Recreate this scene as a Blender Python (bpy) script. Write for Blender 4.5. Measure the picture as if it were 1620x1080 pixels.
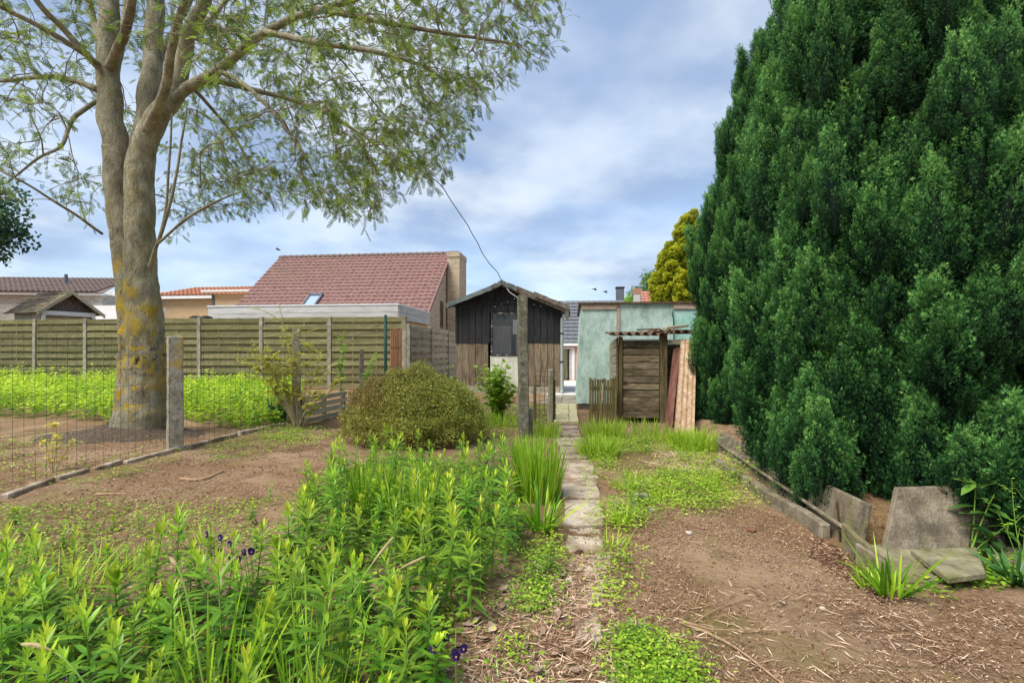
import bpy, bmesh, math, random
import numpy as np
from mathutils import Vector, Matrix, noise as mnoise

for o in list(bpy.data.objects): bpy.data.objects.remove(o)
scene = bpy.context.scene
COL = scene.collection
R = math.radians

# ------------------------------------------------------------ camera, sky, sun, exposure
CAM_H, F = 1.2, 800.0                     # eye height (m) and focal length in pixels of a 1620 px wide picture
cam_d = bpy.data.cameras.new('camera'); cam = bpy.data.objects.new('camera', cam_d); COL.objects.link(cam)
cam.location = (0, 0, CAM_H); cam.rotation_euler = (R(90), 0, 0)
cam_d.sensor_width = 36; cam_d.lens = 36*F/1620; cam_d.shift_y = 16/1620
cam_d.clip_start = 0.05; cam_d.clip_end = 2000
scene.camera = cam
scene.render.resolution_x = 1024; scene.render.resolution_y = 682

SUN_EL, SUN_AZ = 56.0, -128.0              # azimuth from straight ahead, negative = left
sd = bpy.data.lights.new('sun', 'SUN'); sd.energy = 2.7; sd.angle = R(34); sd.color = (1, .965, .9)
sun = bpy.data.objects.new('sun', sd); COL.objects.link(sun)
tosun = Vector((math.sin(R(SUN_AZ))*math.cos(R(SUN_EL)), math.cos(R(SUN_AZ))*math.cos(R(SUN_EL)), math.sin(R(SUN_EL))))
sun.rotation_euler = tosun.to_track_quat('Z', 'Y').to_euler(); sun.location = tosun*60

world = bpy.data.worlds.new('World'); scene.world = world; world.use_nodes = True
wt = world.node_tree; wt.nodes.clear()
def wn(t, **k):
    n = wt.nodes.new(t)
    for a, b in k.items(): setattr(n, a, b)
    return n
wo = wn('ShaderNodeOutputWorld'); wb = wn('ShaderNodeBackground'); wb.inputs[1].default_value = 0.12
sky = wn('ShaderNodeTexSky', sky_type='NISHITA', sun_disc=False, sun_elevation=R(SUN_EL), sun_rotation=R(SUN_AZ),
         air_density=1.0, dust_density=1.6, ozone_density=1.6, altitude=0)
wtc = wn('ShaderNodeTexCoord'); wsep = wn('ShaderNodeSeparateXYZ')
wadd = wn('ShaderNodeMath', operation='ADD'); wadd.inputs[1].default_value = .22
wmax = wn('ShaderNodeMath', operation='MAXIMUM'); wmax.inputs[1].default_value = .05
wdx = wn('ShaderNodeMath', operation='DIVIDE'); wdy = wn('ShaderNodeMath', operation='DIVIDE'); wc = wn('ShaderNodeCombineXYZ')
wt.links.new(wtc.outputs['Generated'], wsep.inputs[0]); wt.links.new(wsep.outputs[2], wadd.inputs[0]); wt.links.new(wadd.outputs[0], wmax.inputs[0])
for i, d in ((0, wdx), (1, wdy)):
    wt.links.new(wsep.outputs[i], d.inputs[0]); wt.links.new(wmax.outputs[0], d.inputs[1]); wt.links.new(d.outputs[0], wc.inputs[i])
wc.inputs[2].default_value = 3.7
n1 = wn('ShaderNodeTexNoise'); n1.inputs['Scale'].default_value = .85; n1.inputs['Detail'].default_value = 5; n1.inputs['Roughness'].default_value = .5; n1.inputs['Distortion'].default_value = .5
n2 = wn('ShaderNodeTexNoise'); n2.inputs['Scale'].default_value = 1.9; n2.inputs['Detail'].default_value = 6; n2.inputs['Roughness'].default_value = .5
r1 = wn('ShaderNodeMapRange'); r1.interpolation_type = 'SMOOTHSTEP'; r1.inputs[1].default_value = .33; r1.inputs[2].default_value = .66; r1.inputs[3].default_value = .45; r1.inputs[4].default_value = .95
r2 = wn('ShaderNodeMapRange'); r2.interpolation_type = 'SMOOTHSTEP'; r2.inputs[1].default_value = .35; r2.inputs[2].default_value = .68
wt.links.new(wc.outputs[0], n1.inputs['Vector']); wt.links.new(wc.outputs[0], n2.inputs['Vector'])
wt.links.new(n1.outputs[0], r1.inputs[0]); wt.links.new(n2.outputs[0], r2.inputs[0])
cc = wn('ShaderNodeMix', data_type='RGBA'); cc.inputs[6].default_value = (1.45, 1.95, 2.85, 1); cc.inputs[7].default_value = (3.3, 3.65, 4.1, 1)
wt.links.new(r2.outputs[0], cc.inputs[0])
wm = wn('ShaderNodeMix', data_type='RGBA'); wt.links.new(r1.outputs[0], wm.inputs[0]); wt.links.new(sky.outputs[0], wm.inputs[6]); wt.links.new(cc.outputs[2], wm.inputs[7])
wt.links.new(wm.outputs[2], wb.inputs[0]); wt.links.new(wb.outputs[0], wo.inputs[0])

vs = scene.view_settings
vs.view_transform = 'Standard'; vs.look = 'None'; vs.gamma = 1; vs.use_curve_mapping = False; vs.exposure = 1.1

# ------------------------------------------------------------ helpers
rng = np.random.default_rng(7); random.seed(7)
def lin(r, g, b):
    f = lambda c: (c/255/12.92) if c <= 10 else ((c/255+.055)/1.055)**2.4
    return (f(r), f(g), f(b), 1)
def at(px, py, Y): return Vector(((px-810)/F*Y, Y, CAM_H-(py-556)/F*Y))
def gd(py): return CAM_H*F/(py-556)
def gnd(px, py):
    Y = gd(py); return Vector(((px-810)/F*Y, Y, 0))
A = R(6.8); CA, SA = math.cos(A), math.sin(A)       # the plots run 6.8 degrees off the view axis
U = Vector((CA, -SA, 0)); VV = Vector((SA, CA, 0))
def lx(px, O, ly=0):
    k = (px-810)/F; return (k*O.y+k*ly*CA-O.x-ly*SA)/(CA+k*SA)
def lz(py, O, x, ly=0):
    Y = O.y-x*SA+ly*CA; return CAM_H-(py-556)/F*Y-O.z

def link(o, parent=None):
    COL.objects.link(o)
    if parent is not None: o.parent = parent
    return o
def tag(o, label=None, cat=None, group=None, kind=None):
    for k, v in (('label', label), ('category', cat), ('group', group), ('kind', kind)):
        if v: o[k] = v
    return o
def thing(name, label, cat, loc=(0, 0, 0), rz=0, group=None):
    o = bpy.data.objects.new(name, None); o.empty_display_size = .1
    o.location = loc; o.rotation_euler = (0, 0, rz); link(o)
    return tag(o, label, cat, group)
def copy_tree(o, parent=None):
    c = o.copy(); link(c)
    c.parent = parent
    for ch in o.children: copy_tree(ch, c)
    return c

class MB:
    def __init__(s): s.v = []; s.f = []
    def add(s, vs, fs):
        n = len(s.v); s.v += [tuple(v) for v in vs]; s.f += [tuple(i+n for i in f) for f in fs]; return s
    def box(s, x0, x1, y0, y1, z0, z1, j=0):
        q = lambda: random.uniform(-j, j) if j else 0
        vs = [(x+q(), y+q(), z+q()) for z in (z0, z1) for y in (y0, y1) for x in (x0, x1)]
        return s.add(vs, [(0,2,3,1), (4,5,7,6), (0,1,5,4), (1,3,7,5), (3,2,6,7), (2,0,4,6)])
    def prism(s, poly, d):                # polygon (list of 3-D points) pushed along vector d
        n = len(poly); d = Vector(d)
        vs = [Vector(p) for p in poly]+[Vector(p)+d for p in poly]
        fs = [tuple(range(n-1, -1, -1)), tuple(range(n, 2*n))]+[(i, (i+1) % n, n+(i+1) % n, n+i) for i in range(n)]
        return s.add(vs, fs)
    def tube(s, pts, rad, sides=6, cap=True, jit=0):
        pts = [Vector(p) for p in pts]; n = len(pts)
        if not hasattr(rad, '__len__'): rad = [rad]*n
        t0 = (pts[1]-pts[0]).normalized(); ref = Vector((1, 0, 0)) if abs(t0.x) < .8 else Vector((0, 1, 0))
        nx = (ref-t0*ref.dot(t0)).normalized(); vs = []
        for i, p in enumerate(pts):
            t = (pts[min(i+1, n-1)]-pts[max(i-1, 0)]).normalized()
            nx = nx-t*nx.dot(t); nx = nx.normalized() if nx.length > 1e-6 else t.orthogonal().normalized(); ny = t.cross(nx)
            for k in range(sides):
                a = 2*math.pi*k/sides; d = nx*math.cos(a)+ny*math.sin(a); r = rad[i]
                if jit:
                    q = p+d*r; r *= 1+jit*(mnoise.noise(q*4)+.6*mnoise.noise(q*11)+.4*mnoise.noise(Vector((q.x*14, q.y*14, q.z*3))))
                vs.append(p+d*r)
        fs = [(i*sides+k, i*sides+(k+1) % sides, (i+1)*sides+(k+1) % sides, (i+1)*sides+k) for i in range(n-1) for k in range(sides)]
        if cap: fs += [tuple(range(sides-1, -1, -1)), tuple(range((n-1)*sides, n*sides))]
        return s.add(vs, fs)
    def mesh(s, name, smooth=False):
        me = bpy.data.meshes.new(name); me.from_pydata(s.v, [], s.f); me.update()
        if smooth: me.polygons.foreach_set('use_smooth', [True]*len(me.polygons))
        return me
    def build(s, name, m, parent=None, smooth=False, bevel=0):
        me = s.mesh(name, smooth)
        if bevel:
            b = bmesh.new(); b.from_mesh(me); bmesh.ops.bevel(b, geom=b.edges[:], offset=bevel, segments=1, affect='EDGES', clamp_overlap=True); b.to_mesh(me); b.free()
        me.materials.append(m); return link(bpy.data.objects.new(name, me), parent)

def npmesh(name, V, T, tint=None, m=None, smooth=False):
    me = bpy.data.meshes.new(name); V = np.ascontiguousarray(V, dtype=np.float32); T = np.ascontiguousarray(T, dtype=np.int32)
    me.vertices.add(len(V)); me.vertices.foreach_set('co', V.ravel())
    me.loops.add(T.size); me.loops.foreach_set('vertex_index', T.ravel())
    me.polygons.add(len(T)); me.polygons.foreach_set('loop_start', np.arange(0, T.size, 3, dtype=np.int32))
    if smooth: me.polygons.foreach_set('use_smooth', np.ones(len(T), dtype=bool))
    me.update(calc_edges=True)
    if tint is not None:
        a = me.attributes.new('tint', 'FLOAT', 'FACE'); a.data.foreach_set('value', np.ascontiguousarray(tint, dtype=np.float32))
    if m: me.materials.append(m)
    return me
def npobj(name, parts, m, parent=None, kind=None):
    Vs, Ts, Cs, n = [], [], [], 0
    for V, T, C in parts:
        Vs.append(V); Ts.append(T+n); Cs.append(C); n += len(V)
    o = link(bpy.data.objects.new(name, npmesh(name, np.concatenate(Vs), np.concatenate(Ts), np.concatenate(Cs), m)), parent)
    if kind: o['kind'] = kind
    return o
def nrm(a): return a/np.maximum(np.linalg.norm(a, axis=-1, keepdims=True), 1e-9)

PROF = {'lance': ((0, .12), (.3, .9), (.65, .75), (1, .04)), 'blade': ((0, .8), (.35, 1), (.7, .75), (1, .05)),
        'oval': ((0, .1), (.3, .95), (.7, .85), (1, .1)), 'rhomb': ((0, .15), (.45, 1), (1, .1))}
def strips(P, D, N, L, W, bend=0., prof='lance', tint=.5, fold=0., up=None):
    """n ribbon leaves: base P, direction D, normal N, length L, width W; bend pulls the tip down (or along up)"""
    P = np.asarray(P, float); n = len(P); D = nrm(np.asarray(D, float)*np.ones((n, 3))); N = np.asarray(N, float)*np.ones((n, 3))
    S = nrm(np.cross(D, N)); Nn = np.cross(S, D)
    L = (np.asarray(L)*np.ones(n))[:, None]; W = (np.asarray(W)*np.ones(n))[:, None]; bend = (np.asarray(bend)*np.ones(n))[:, None]
    upv = np.array([0, 0, -1.]) if up is None else up
    if prof == 'rhomb':
        m_ = P+D*L*.45+upv*bend*L*.2; V = np.stack([P, m_-S*W*.5, P+D*L+upv*bend*L, m_+S*W*.5], 1)
        T = (np.arange(n)[:, None, None]*4+np.array([(0, 3, 2), (0, 2, 1)])[None]).reshape(-1, 3)
        return V.reshape(-1, 3), T, np.repeat(np.asarray(tint)*np.ones(n), 2)
    rows = PROF[prof]; K = len(rows); per = 3 if fold else 2
    V = np.zeros((n, K*per, 3))
    for k, (t, w) in enumerate(rows):
        c = P+D*L*t+upv*bend*L*t*t
        e = S*W*(w*.5)
        if fold:
            V[:, k*3] = c-e; V[:, k*3+1] = c-Nn*W*w*fold; V[:, k*3+2] = c+e
        else:
            V[:, k*2] = c-e; V[:, k*2+1] = c+e
    tl = []
    for k in range(K-1):
        for j in range(per-1):
            a, b, c, d = k*per+j, k*per+j+1, (k+1)*per+j+1, (k+1)*per+j
            tl += [(a, b, c), (a, c, d)]
    tl = np.array(tl)
    T = (np.arange(n)[:, None, None]*(K*per)+tl[None]).reshape(-1, 3)
    C = np.repeat(np.asarray(tint)*np.ones(n), len(tl))
    return V.reshape(-1, 3), T, C
def rdir(n): return nrm(rng.normal(size=(n, 3)))
def vnoise(x, y, s=1., seed=0):
    """smooth value noise on arrays, 0..1"""
    x = np.asarray(x)*s; y = np.asarray(y)*s; xi = np.floor(x).astype(int); yi = np.floor(y).astype(int); fx = x-xi; fy = y-yi
    def h(a, b):
        q = (a*374761393+b*668265263+seed*1442695041) & 0xffffffff; q = ((q ^ (q >> 13))*1274126177) & 0xffffffff
        return ((q ^ (q >> 16)) & 0xffff)/65535.
    fx = fx*fx*(3-2*fx); fy = fy*fy*(3-2*fy)
    return (h(xi, yi)*(1-fx)+h(xi+1, yi)*fx)*(1-fy)+(h(xi, yi+1)*(1-fx)+h(xi+1, yi+1)*fx)*fy
def fbm(x, y, s=1., seed=0, o=4):
    t, a, w = 0, .5, 0
    for i in range(o): t = t+a*vnoise(x, y, s*2**i, seed+i*7); w += a; a *= .5
    return t/w
def inpoly(x, y, poly):
    ins = np.zeros(len(x), bool); n = len(poly)
    for i in range(n):
        x1, y1 = poly[i]; x2, y2 = poly[(i+1) % n]
        if y1 == y2: continue
        c = ((y1 > y) != (y2 > y)) & (x < (x2-x1)*(y-y1)/(y2-y1)+x1)
        ins ^= c
    return ins
def wpoly(pp):                             # outline given as ground pixels of the photograph -> ground metres
    return [tuple(gnd(x, y))[:2] for x, y in pp]
def scatter(poly, n):
    poly = np.array(poly); lo, hi = poly.min(0), poly.max(0); out = np.zeros((0, 2))
    while len(out) < n:
        q = rng.uniform(lo, hi, (n*3, 2)); q = q[inpoly(q[:, 0], q[:, 1], poly)]; out = np.concatenate([out, q])
    return out[:n]

def gz(x, y):
    """ground height"""
    x = np.asarray(x, float); y = np.asarray(y, float)
    z = (fbm(x, y, 1.1, 3, 3)-.5)*.05+(fbm(x, y, 6, 9, 3)-.5)*.034
    near = np.clip((14-y)/4, 0, 1); z = z*near
    z = z+.05*np.exp(-(((x+5.3)/.9)**2+((y-7.1)/.7)**2))          # soil heaped round the old tree
    s = np.clip((y-15)/12, 0, 1); z = z-.386*s
    ins = 1/(1+np.exp(-np.clip((x-(2.12+.137*(y-2.95)))/.03, -40, 40)))*(y > 3.15)*(y < 9); z = z+.17*ins*np.clip((y-3.15)/.1, 0, 1)
    c = np.exp(-((x-.47-.0*(y))/.28)**2)*(y < 9)                   # trodden path, a little lower
    return z-.012*c

# ------------------------------------------------------------ materials
def mk(name):
    m = bpy.data.materials.new(name); m.use_nodes = True; nt = m.node_tree; b = nt.nodes['Principled BSDF']
    return m, nt, b
def nodes(nt):
    def N(t, **k):
        n = nt.nodes.new(t)
        for a, v in k.items(): setattr(n, a, v)
        return n
    return N, nt.links.new
def ramp(N, cols, pos=None):
    r = N('ShaderNodeValToRGB'); e = r.color_ramp.elements; n = len(cols)
    pos = pos or [.28+.44*i/(n-1) for i in range(n)]
    while len(e) < n: e.new(.5)
    for i, c in enumerate(cols): e[i].position = pos[i]; e[i].color = c
    return r
def M(name, cols, sc=(1, 1, 1), ns=5, rough=.85, bump=.3, bscale=None, bsc=None, layers=(), rand=.15, metal=0, spec=.3, dist=.02, hue=0):
    m, nt, b = mk(name); N, L = nodes(nt)
    tc = N('ShaderNodeTexCoord'); oi = N('ShaderNodeObjectInfo')
    off = N('ShaderNodeVectorMath', operation='SCALE'); off.inputs[0].default_value = (13.7, 7.1, 23.3); L(oi.outputs['Random'], off.inputs['Scale'])
    ad = N('ShaderNodeVectorMath', operation='ADD'); L(tc.outputs['Object'], ad.inputs[0]); L(off.outputs[0], ad.inputs[1])
    def noise(scale, s, detail=8, ro=.62):
        mp = N('ShaderNodeMapping'); mp.inputs['Scale'].default_value = s; L(ad.outputs[0], mp.inputs[0])
        n = N('ShaderNodeTexNoise'); n.inputs['Scale'].default_value = scale; n.inputs['Detail'].default_value = detail; n.inputs['Roughness'].default_value = ro
        L(mp.outputs[0], n.inputs['Vector']); return n
    n = noise(ns, sc); r = ramp(N, cols); L(n.outputs[0], r.inputs[0]); col = r.outputs[0]
    for (c, s, lo, hi, ss, amt) in layers:
        q = noise(s, ss, 6); mr = N('ShaderNodeMapRange'); mr.inputs[1].default_value = lo; mr.inputs[2].default_value = hi; mr.inputs[4].default_value = amt
        L(q.outputs[0], mr.inputs[0]); mx = N('ShaderNodeMix', data_type='RGBA'); L(mr.outputs[0], mx.inputs[0]); L(col, mx.inputs[6]); mx.inputs[7].default_value = c; col = mx.outputs[2]
    hs = N('ShaderNodeHueSaturation'); mr = N('ShaderNodeMapRange'); mr.inputs[3].default_value = 1-rand; mr.inputs[4].default_value = 1+rand
    L(oi.outputs['Random'], mr.inputs[0]); L(mr.outputs[0], hs.inputs['Value']); L(col, hs.inputs['Color']); L(hs.outputs[0], b.inputs['Base Color'])
    b.inputs['Roughness'].default_value = rough; b.inputs['Metallic'].default_value = metal; b.inputs['Specular IOR Level'].default_value = spec
    if bump:
        q = noise(bscale or ns*4, bsc or sc, 6, .7); bp = N('ShaderNodeBump'); bp.inputs['Strength'].default_value = bump; bp.inputs['Distance'].default_value = dist
        L(q.outputs[0], bp.inputs['Height']); L(bp.outputs[0], b.inputs['Normal'])
    return m
def LEAF(name, cols, trans=.35, rough=.5, rand=.12, spec=.35, pos=None):
    m, nt, b = mk(name); N, L = nodes(nt)
    at_ = N('ShaderNodeAttribute', attribute_name='tint'); r = ramp(N, cols, pos or [i/(len(cols)-1) for i in range(len(cols))]); L(at_.outputs['Fac'], r.inputs[0])
    oi = N('ShaderNodeObjectInfo'); mr = N('ShaderNodeMapRange'); mr.inputs[3].default_value = 1-rand; mr.inputs[4].default_value = 1+rand; L(oi.outputs['Random'], mr.inputs[0])
    hs = N('ShaderNodeHueSaturation'); L(mr.outputs[0], hs.inputs['Value']); L(r.outputs[0], hs.inputs['Color'])
    if rand >= .1:
        sc_ = N('ShaderNodeMath', operation='MULTIPLY'); sc_.inputs[1].default_value = 7.31; fr_ = N('ShaderNodeMath', operation='FRACT'); hr = N('ShaderNodeMapRange'); hr.inputs[3].default_value = .482; hr.inputs[4].default_value = .512
        L(oi.outputs['Random'], sc_.inputs[0]); L(sc_.outputs[0], fr_.inputs[0]); L(fr_.outputs[0], hr.inputs[0]); L(hr.outputs[0], hs.inputs['Hue'])
    L(hs.outputs[0], b.inputs['Base Color']); b.inputs['Roughness'].default_value = rough; b.inputs['Specular IOR Level'].default_value = spec
    t = N('ShaderNodeBsdfTranslucent'); g = N('ShaderNodeGamma'); g.inputs[1].default_value = .85; L(hs.outputs[0], g.inputs[0]); L(g.outputs[0], t.inputs[0])
    mx = N('ShaderNodeMixShader'); mx.inputs[0].default_value = trans; out = nt.nodes['Material Output']
    L(b.outputs[0], mx.inputs[1]); L(t.outputs[0], mx.inputs[2]); L(mx.outputs[0], out.inputs[0]); return m
def BRICK(name, c1, c2, mo, sc, rough=.9):
    m, nt, b = mk(name); N, L = nodes(nt); tc = N('ShaderNodeTexCoord'); sp = N('ShaderNodeSeparateXYZ'); L(tc.outputs['Object'], sp.inputs[0])
    s = N('ShaderNodeMath', operation='ADD'); L(sp.outputs[0], s.inputs[0]); L(sp.outputs[1], s.inputs[1]); cb = N('ShaderNodeCombineXYZ'); L(s.outputs[0], cb.inputs[0]); L(sp.outputs[2], cb.inputs[1])
    t = N('ShaderNodeTexBrick'); t.inputs['Color1'].default_value = c1; t.inputs['Color2'].default_value = c2; t.inputs['Mortar'].default_value = mo
    t.inputs['Scale'].default_value = sc; t.inputs['Mortar Size'].default_value = .015; t.inputs['Brick Width'].default_value = .23; t.inputs['Row Height'].default_value = .08; t.inputs['Bias'].default_value = -.1
    L(cb.outputs[0], t.inputs['Vector']); L(t.outputs[0], b.inputs['Base Color']); b.inputs['Roughness'].default_value = rough
    bp = N('ShaderNodeBump'); bp.inputs['Strength'].default_value = .4; bp.inputs['Distance'].default_value = .01; bp.invert = True; L(t.outputs['Fac'], bp.inputs['Height']); L(bp.outputs[0], b.inputs['Normal']); return m

moss = lin(96, 104, 40); lich = lin(190, 165, 45)
concrete = M('concrete', [lin(112, 104, 90), lin(148, 140, 124), lin(178, 170, 154)], ns=6, bump=.6, bscale=45, layers=[(lin(70, 68, 58), 2.2, .5, .7, (1, 1, .5), .7), (moss, 1.6, .55, .75, (1, 1, 1), .55)])
post_conc = M('weathered_post_concrete', [lin(92, 88, 70), lin(134, 128, 106), lin(182, 175, 156)], ns=14, bump=.8, bscale=60, layers=[(lin(45, 44, 38), 30, .52, .68, (1, 1, 1), .7), (lin(200, 196, 180), 34, .6, .7, (1, 1, 1), .6), (lin(100, 100, 60), 3, .55, .8, (1, 1, .4), .5)])
post_lich = M('lichen_post_concrete', [lin(128, 121, 102), lin(164, 156, 136), lin(192, 185, 168)], ns=12, bump=.8, bscale=60, layers=[(lin(60, 58, 46), 25, .52, .68, (1, 1, 1), .6), (lin(196, 160, 60), 4, .55, .66, (1, 1, .7), .85)])
wood_fence = M('mossy_fence_wood', [lin(86, 80, 54), lin(122, 115, 80), lin(152, 145, 108)], sc=(.6, .6, 9), ns=5, bump=.5, bscale=30, layers=[(lin(98, 104, 50), 1.2, .44, .72, (1, 1, 2), .5), (lin(60, 56, 36), 6, .55, .75, (1, 1, .4), .5), (lin(160, 150, 116), 3, .58, .72, (1, 1, 3), .5)], rand=.22)
wood_pale = M('pale_fence_wood', [lin(135, 126, 100), lin(172, 164, 138), lin(196, 188, 165)], sc=(.6, .6, 9), ns=5, bump=.5, bscale=30, layers=[(lin(110, 106, 76), 2, .5, .7, (1, 1, 2), .5)])
wood_coop = M('old_grey_boards', [lin(88, 76, 56), lin(134, 118, 92), lin(178, 162, 132)], sc=(1, 1, 12), ns=5, bump=.7, bscale=25, layers=[(lin(52, 44, 26), 2.5, .48, .66, (1, 1, 2), .75), (lin(92, 90, 40), 2, .52, .7, (1, 1, 1), .5), (lin(190, 180, 156), 18, .56, .72, (.4, 1, 3), .65)], rand=.32)
wood_post = M('old_post_wood', [lin(70, 58, 38), lin(112, 96, 66), lin(150, 132, 98)], sc=(9, 9, 1), ns=4, bump=.7, bscale=22, layers=[(lin(84, 86, 36), 2.5, .48, .68, (1, 1, 1), .6)], rand=.15)
picket_m = M('picket_wood', [lin(74, 66, 34), lin(116, 104, 62), lin(158, 145, 100)], sc=(9, 9, 1), ns=4, bump=.6, bscale=22, layers=[(lin(88, 92, 34), 2.2, .45, .7, (1, 1, 1), .7)], rand=.2)
black_wood = M('black_tarred_boards', [lin(24, 23, 24), lin(38, 37, 38), lin(60, 58, 57)], sc=(12, 12, 1), ns=4, bump=.6, bscale=18, layers=[(lin(95, 92, 88), 30, .64, .74, (3, 3, .3), .5)], rand=.25, rough=.7)
brown_wood = M('bare_brown_boards', [lin(84, 72, 56), lin(122, 107, 87), lin(156, 140, 117)], sc=(12, 12, .8), ns=4, bump=.6, bscale=18, layers=[(lin(64, 54, 40), 3, .5, .68, (3, 3, .6), .7), (lin(176, 130, 96), 2.2, .55, .7, (1, 1, .7), .4)], rand=.18)
mint = M('mint_render', [lin(164, 190, 176), lin(196, 218, 205), lin(216, 232, 222)], ns=3.5, bump=.25, bscale=40, layers=[(lin(96, 120, 106), 55, .5, .68, (1, 1, .7), .5), (lin(112, 132, 118), 7, .48, .7, (1.5, 1, .6), .55), (lin(92, 110, 96), 1.3, .54, .72, (2.5, 1, .6), .6), (lin(120, 184, 162), 2.3, .55, .72, (1, 1, .7), .6), (lin(206, 220, 208), 9, .6, .7, (1, 1, .8), .5)], rand=.04)
trim_m = M('faded_pink_trim', [lin(150, 126, 106), lin(188, 166, 146), lin(204, 186, 168)], sc=(1, 1, 6), ns=4, bump=.3, layers=[(lin(150, 96, 56), 5, .6, .7, (1, 1, .4), .6)])
rust = M('rusty_sheet', [lin(138, 108, 78), lin(170, 142, 112), lin(196, 176, 148)], sc=(6, 6, .7), ns=3, bump=.3, layers=[(lin(122, 72, 42), 2, .48, .68, (6, 6, .35), .5), (lin(205, 192, 168), 3, .58, .72, (6, 6, .3), .5)], rough=.75)
redboard = M('red_brown_board', [lin(96, 60, 50), lin(124, 82, 70), lin(150, 110, 94)], sc=(3, 3, .8), ns=4, bump=.4)
corr_m = M('corrugated_roof_sheet', [lin(70, 56, 42), lin(112, 90, 70), lin(150, 126, 102)], ns=7, bump=.7, bscale=35, layers=[(lin(60, 62, 36), 4, .52, .7, (1, 1, 1), .6)])
felt = M('grey_green_roof_felt', [lin(70, 78, 74), lin(98, 106, 102), lin(132, 140, 135)], ns=5, bump=.5, bscale=14)
feltb = M('brown_roof_sheet', [lin(70, 60, 54), lin(104, 92, 84), lin(140, 126, 114)], sc=(1, 3, 1), ns=8, bump=.6, bscale=30)
white_p = M('dirty_white_panel', [lin(168, 164, 146), lin(208, 206, 190), lin(226, 224, 212)], sc=(1, 1, .35), ns=5, bump=.15, layers=[(lin(92, 88, 66), 9, .58, .72, (2, 2, .35), .75)])
pvc = M('grey_pvc', [lin(130, 138, 134), lin(160, 168, 164)], ns=3, bump=0, rough=.5)
white = M('white_paint', [lin(214, 214, 210), lin(232, 232, 230)], ns=3, bump=.05, rough=.6, rand=.03)
darkm = M('dark_void', [lin(26, 24, 22), lin(38, 34, 30)], ns=3, bump=0)
brick_tan = BRICK('tan_brick', lin(184, 160, 124), lin(138, 114, 84), lin(178, 168, 148), .8)
brick_grey = BRICK('grey_brick', lin(170, 160, 146), lin(128, 118, 106), lin(176, 170, 160), .55)
brick_yel = BRICK('yellow_brick', lin(206, 172, 122), lin(184, 148, 100), lin(196, 176, 144), 1.0)
brick_red = BRICK('red_brick', lin(172, 96, 70), lin(140, 72, 54), lin(170, 140, 120), 1.0)
tile_red = M('plum_red_tiles', [lin(100, 72, 67), lin(128, 95, 88), lin(150, 116, 106)], ns=6, bump=.1, layers=[(lin(120, 100, 76), .5, .52, .75, (1, 1, 1), .5)], rand=0, rough=.6)
tile_grey = M('grey_tiles', [lin(88, 90, 94), lin(112, 114, 118)], ns=6, bump=.1, rand=0, rough=.55)
tile_dark = M('brown_grey_tiles', [lin(96, 82, 76), lin(128, 112, 104)], ns=6, bump=.1, rand=0)
tile_org = M('orange_tiles', [lin(150, 98, 74), lin(178, 122, 94)], ns=6, bump=.1, rand=0)
fascia_m = M('weathered_fascia', [lin(158, 154, 146), lin(190, 187, 180), lin(210, 208, 202)], sc=(.3, .3, 8), ns=5, bump=.3, layers=[(lin(120, 116, 106), 2.5, .55, .72, (.4, 1, 3), .6)])
slabm = M('path_concrete', [lin(146, 128, 107), lin(182, 165, 145), lin(206, 191, 173)], ns=7, bump=.7, bscale=50, layers=[(lin(122, 97, 74), 3.0, .46, .6, (1, 1, 1), .9), (lin(96, 76, 58), 5, .56, .68, (1, 1, 1), .75), (lin(130, 124, 74), 2.6, .6, .74, (1, 1, 1), .4)], rand=.08)
slab_far = M('pale_paving', [lin(196, 190, 180), lin(222, 218, 210)], ns=7, bump=.2, rand=.05)
slab_yel = M('yellowish_paving', [lin(176, 166, 126), lin(206, 196, 156)], ns=7, bump=.2, rand=.08, layers=[(lin(110, 96, 66), 4, .6, .7, (1, 1, 1), .5)])
fibro = M('fibre_cement', [lin(92, 82, 66), lin(128, 116, 96), lin(160, 148, 128)], ns=9, bump=.9, bscale=60, layers=[(lin(58, 52, 42), 14, .56, .7, (1, 1, 1), .6), (lin(126, 124, 58), 2.4, .52, .68, (1.6, 1.6, .6), .55), (lin(72, 66, 54), 5, .55, .7, (2, 2, .5), .65)], rand=.1)
mossy_slab = M('mossy_slab', [lin(96, 90, 68), lin(136, 128, 100), lin(164, 156, 126)], ns=9, bump=.9, bscale=50, layers=[(lin(104, 106, 46), 6, .46, .64, (1, 1, 1), .6), (lin(70, 62, 46), 12, .54, .68, (1, 1, 1), .6)], rand=.1)
iron = M('rusted_iron', [lin(60, 40, 28), lin(92, 60, 40)], ns=20, bump=.4)
wire_m = M('dark_fence_wire', [lin(52, 54, 48), lin(92, 92, 84)], ns=9, bump=0, rough=.5, rand=.3)
cable_m = M('black_cable', [lin(28, 28, 30), lin(44, 44, 46)], ns=9, bump=0)
green_metal = M('green_post_paint', [lin(24, 72, 58), lin(36, 92, 74)], ns=4, bump=0, rough=.45)
reed = M('reed_mat', [lin(134, 94, 66), lin(168, 124, 94)], sc=(9, 9, 1), ns=4, bump=.3, rand=.2)
deadm = M('dead_leaf', [lin(120, 96, 82), lin(164, 138, 118), lin(190, 168, 148)], ns=20, bump=.2, rand=.25)
stickm = M('dry_stick', [lin(128, 100, 76), lin(176, 146, 116)], sc=(4, 4, 4), ns=8, bump=.3, rand=.2)
stonem = M('pale_stone', [lin(150, 140, 126), lin(196, 188, 174)], ns=9, bump=.4, rand=.15)
charm = M('dark_grey_panel', [lin(84, 88, 96), lin(104, 108, 116)], ns=3, bump=.1)
pinkw = M('pink_wall', [lin(206, 150, 138), lin(222, 168, 156)], ns=3, bump=.1)
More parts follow.
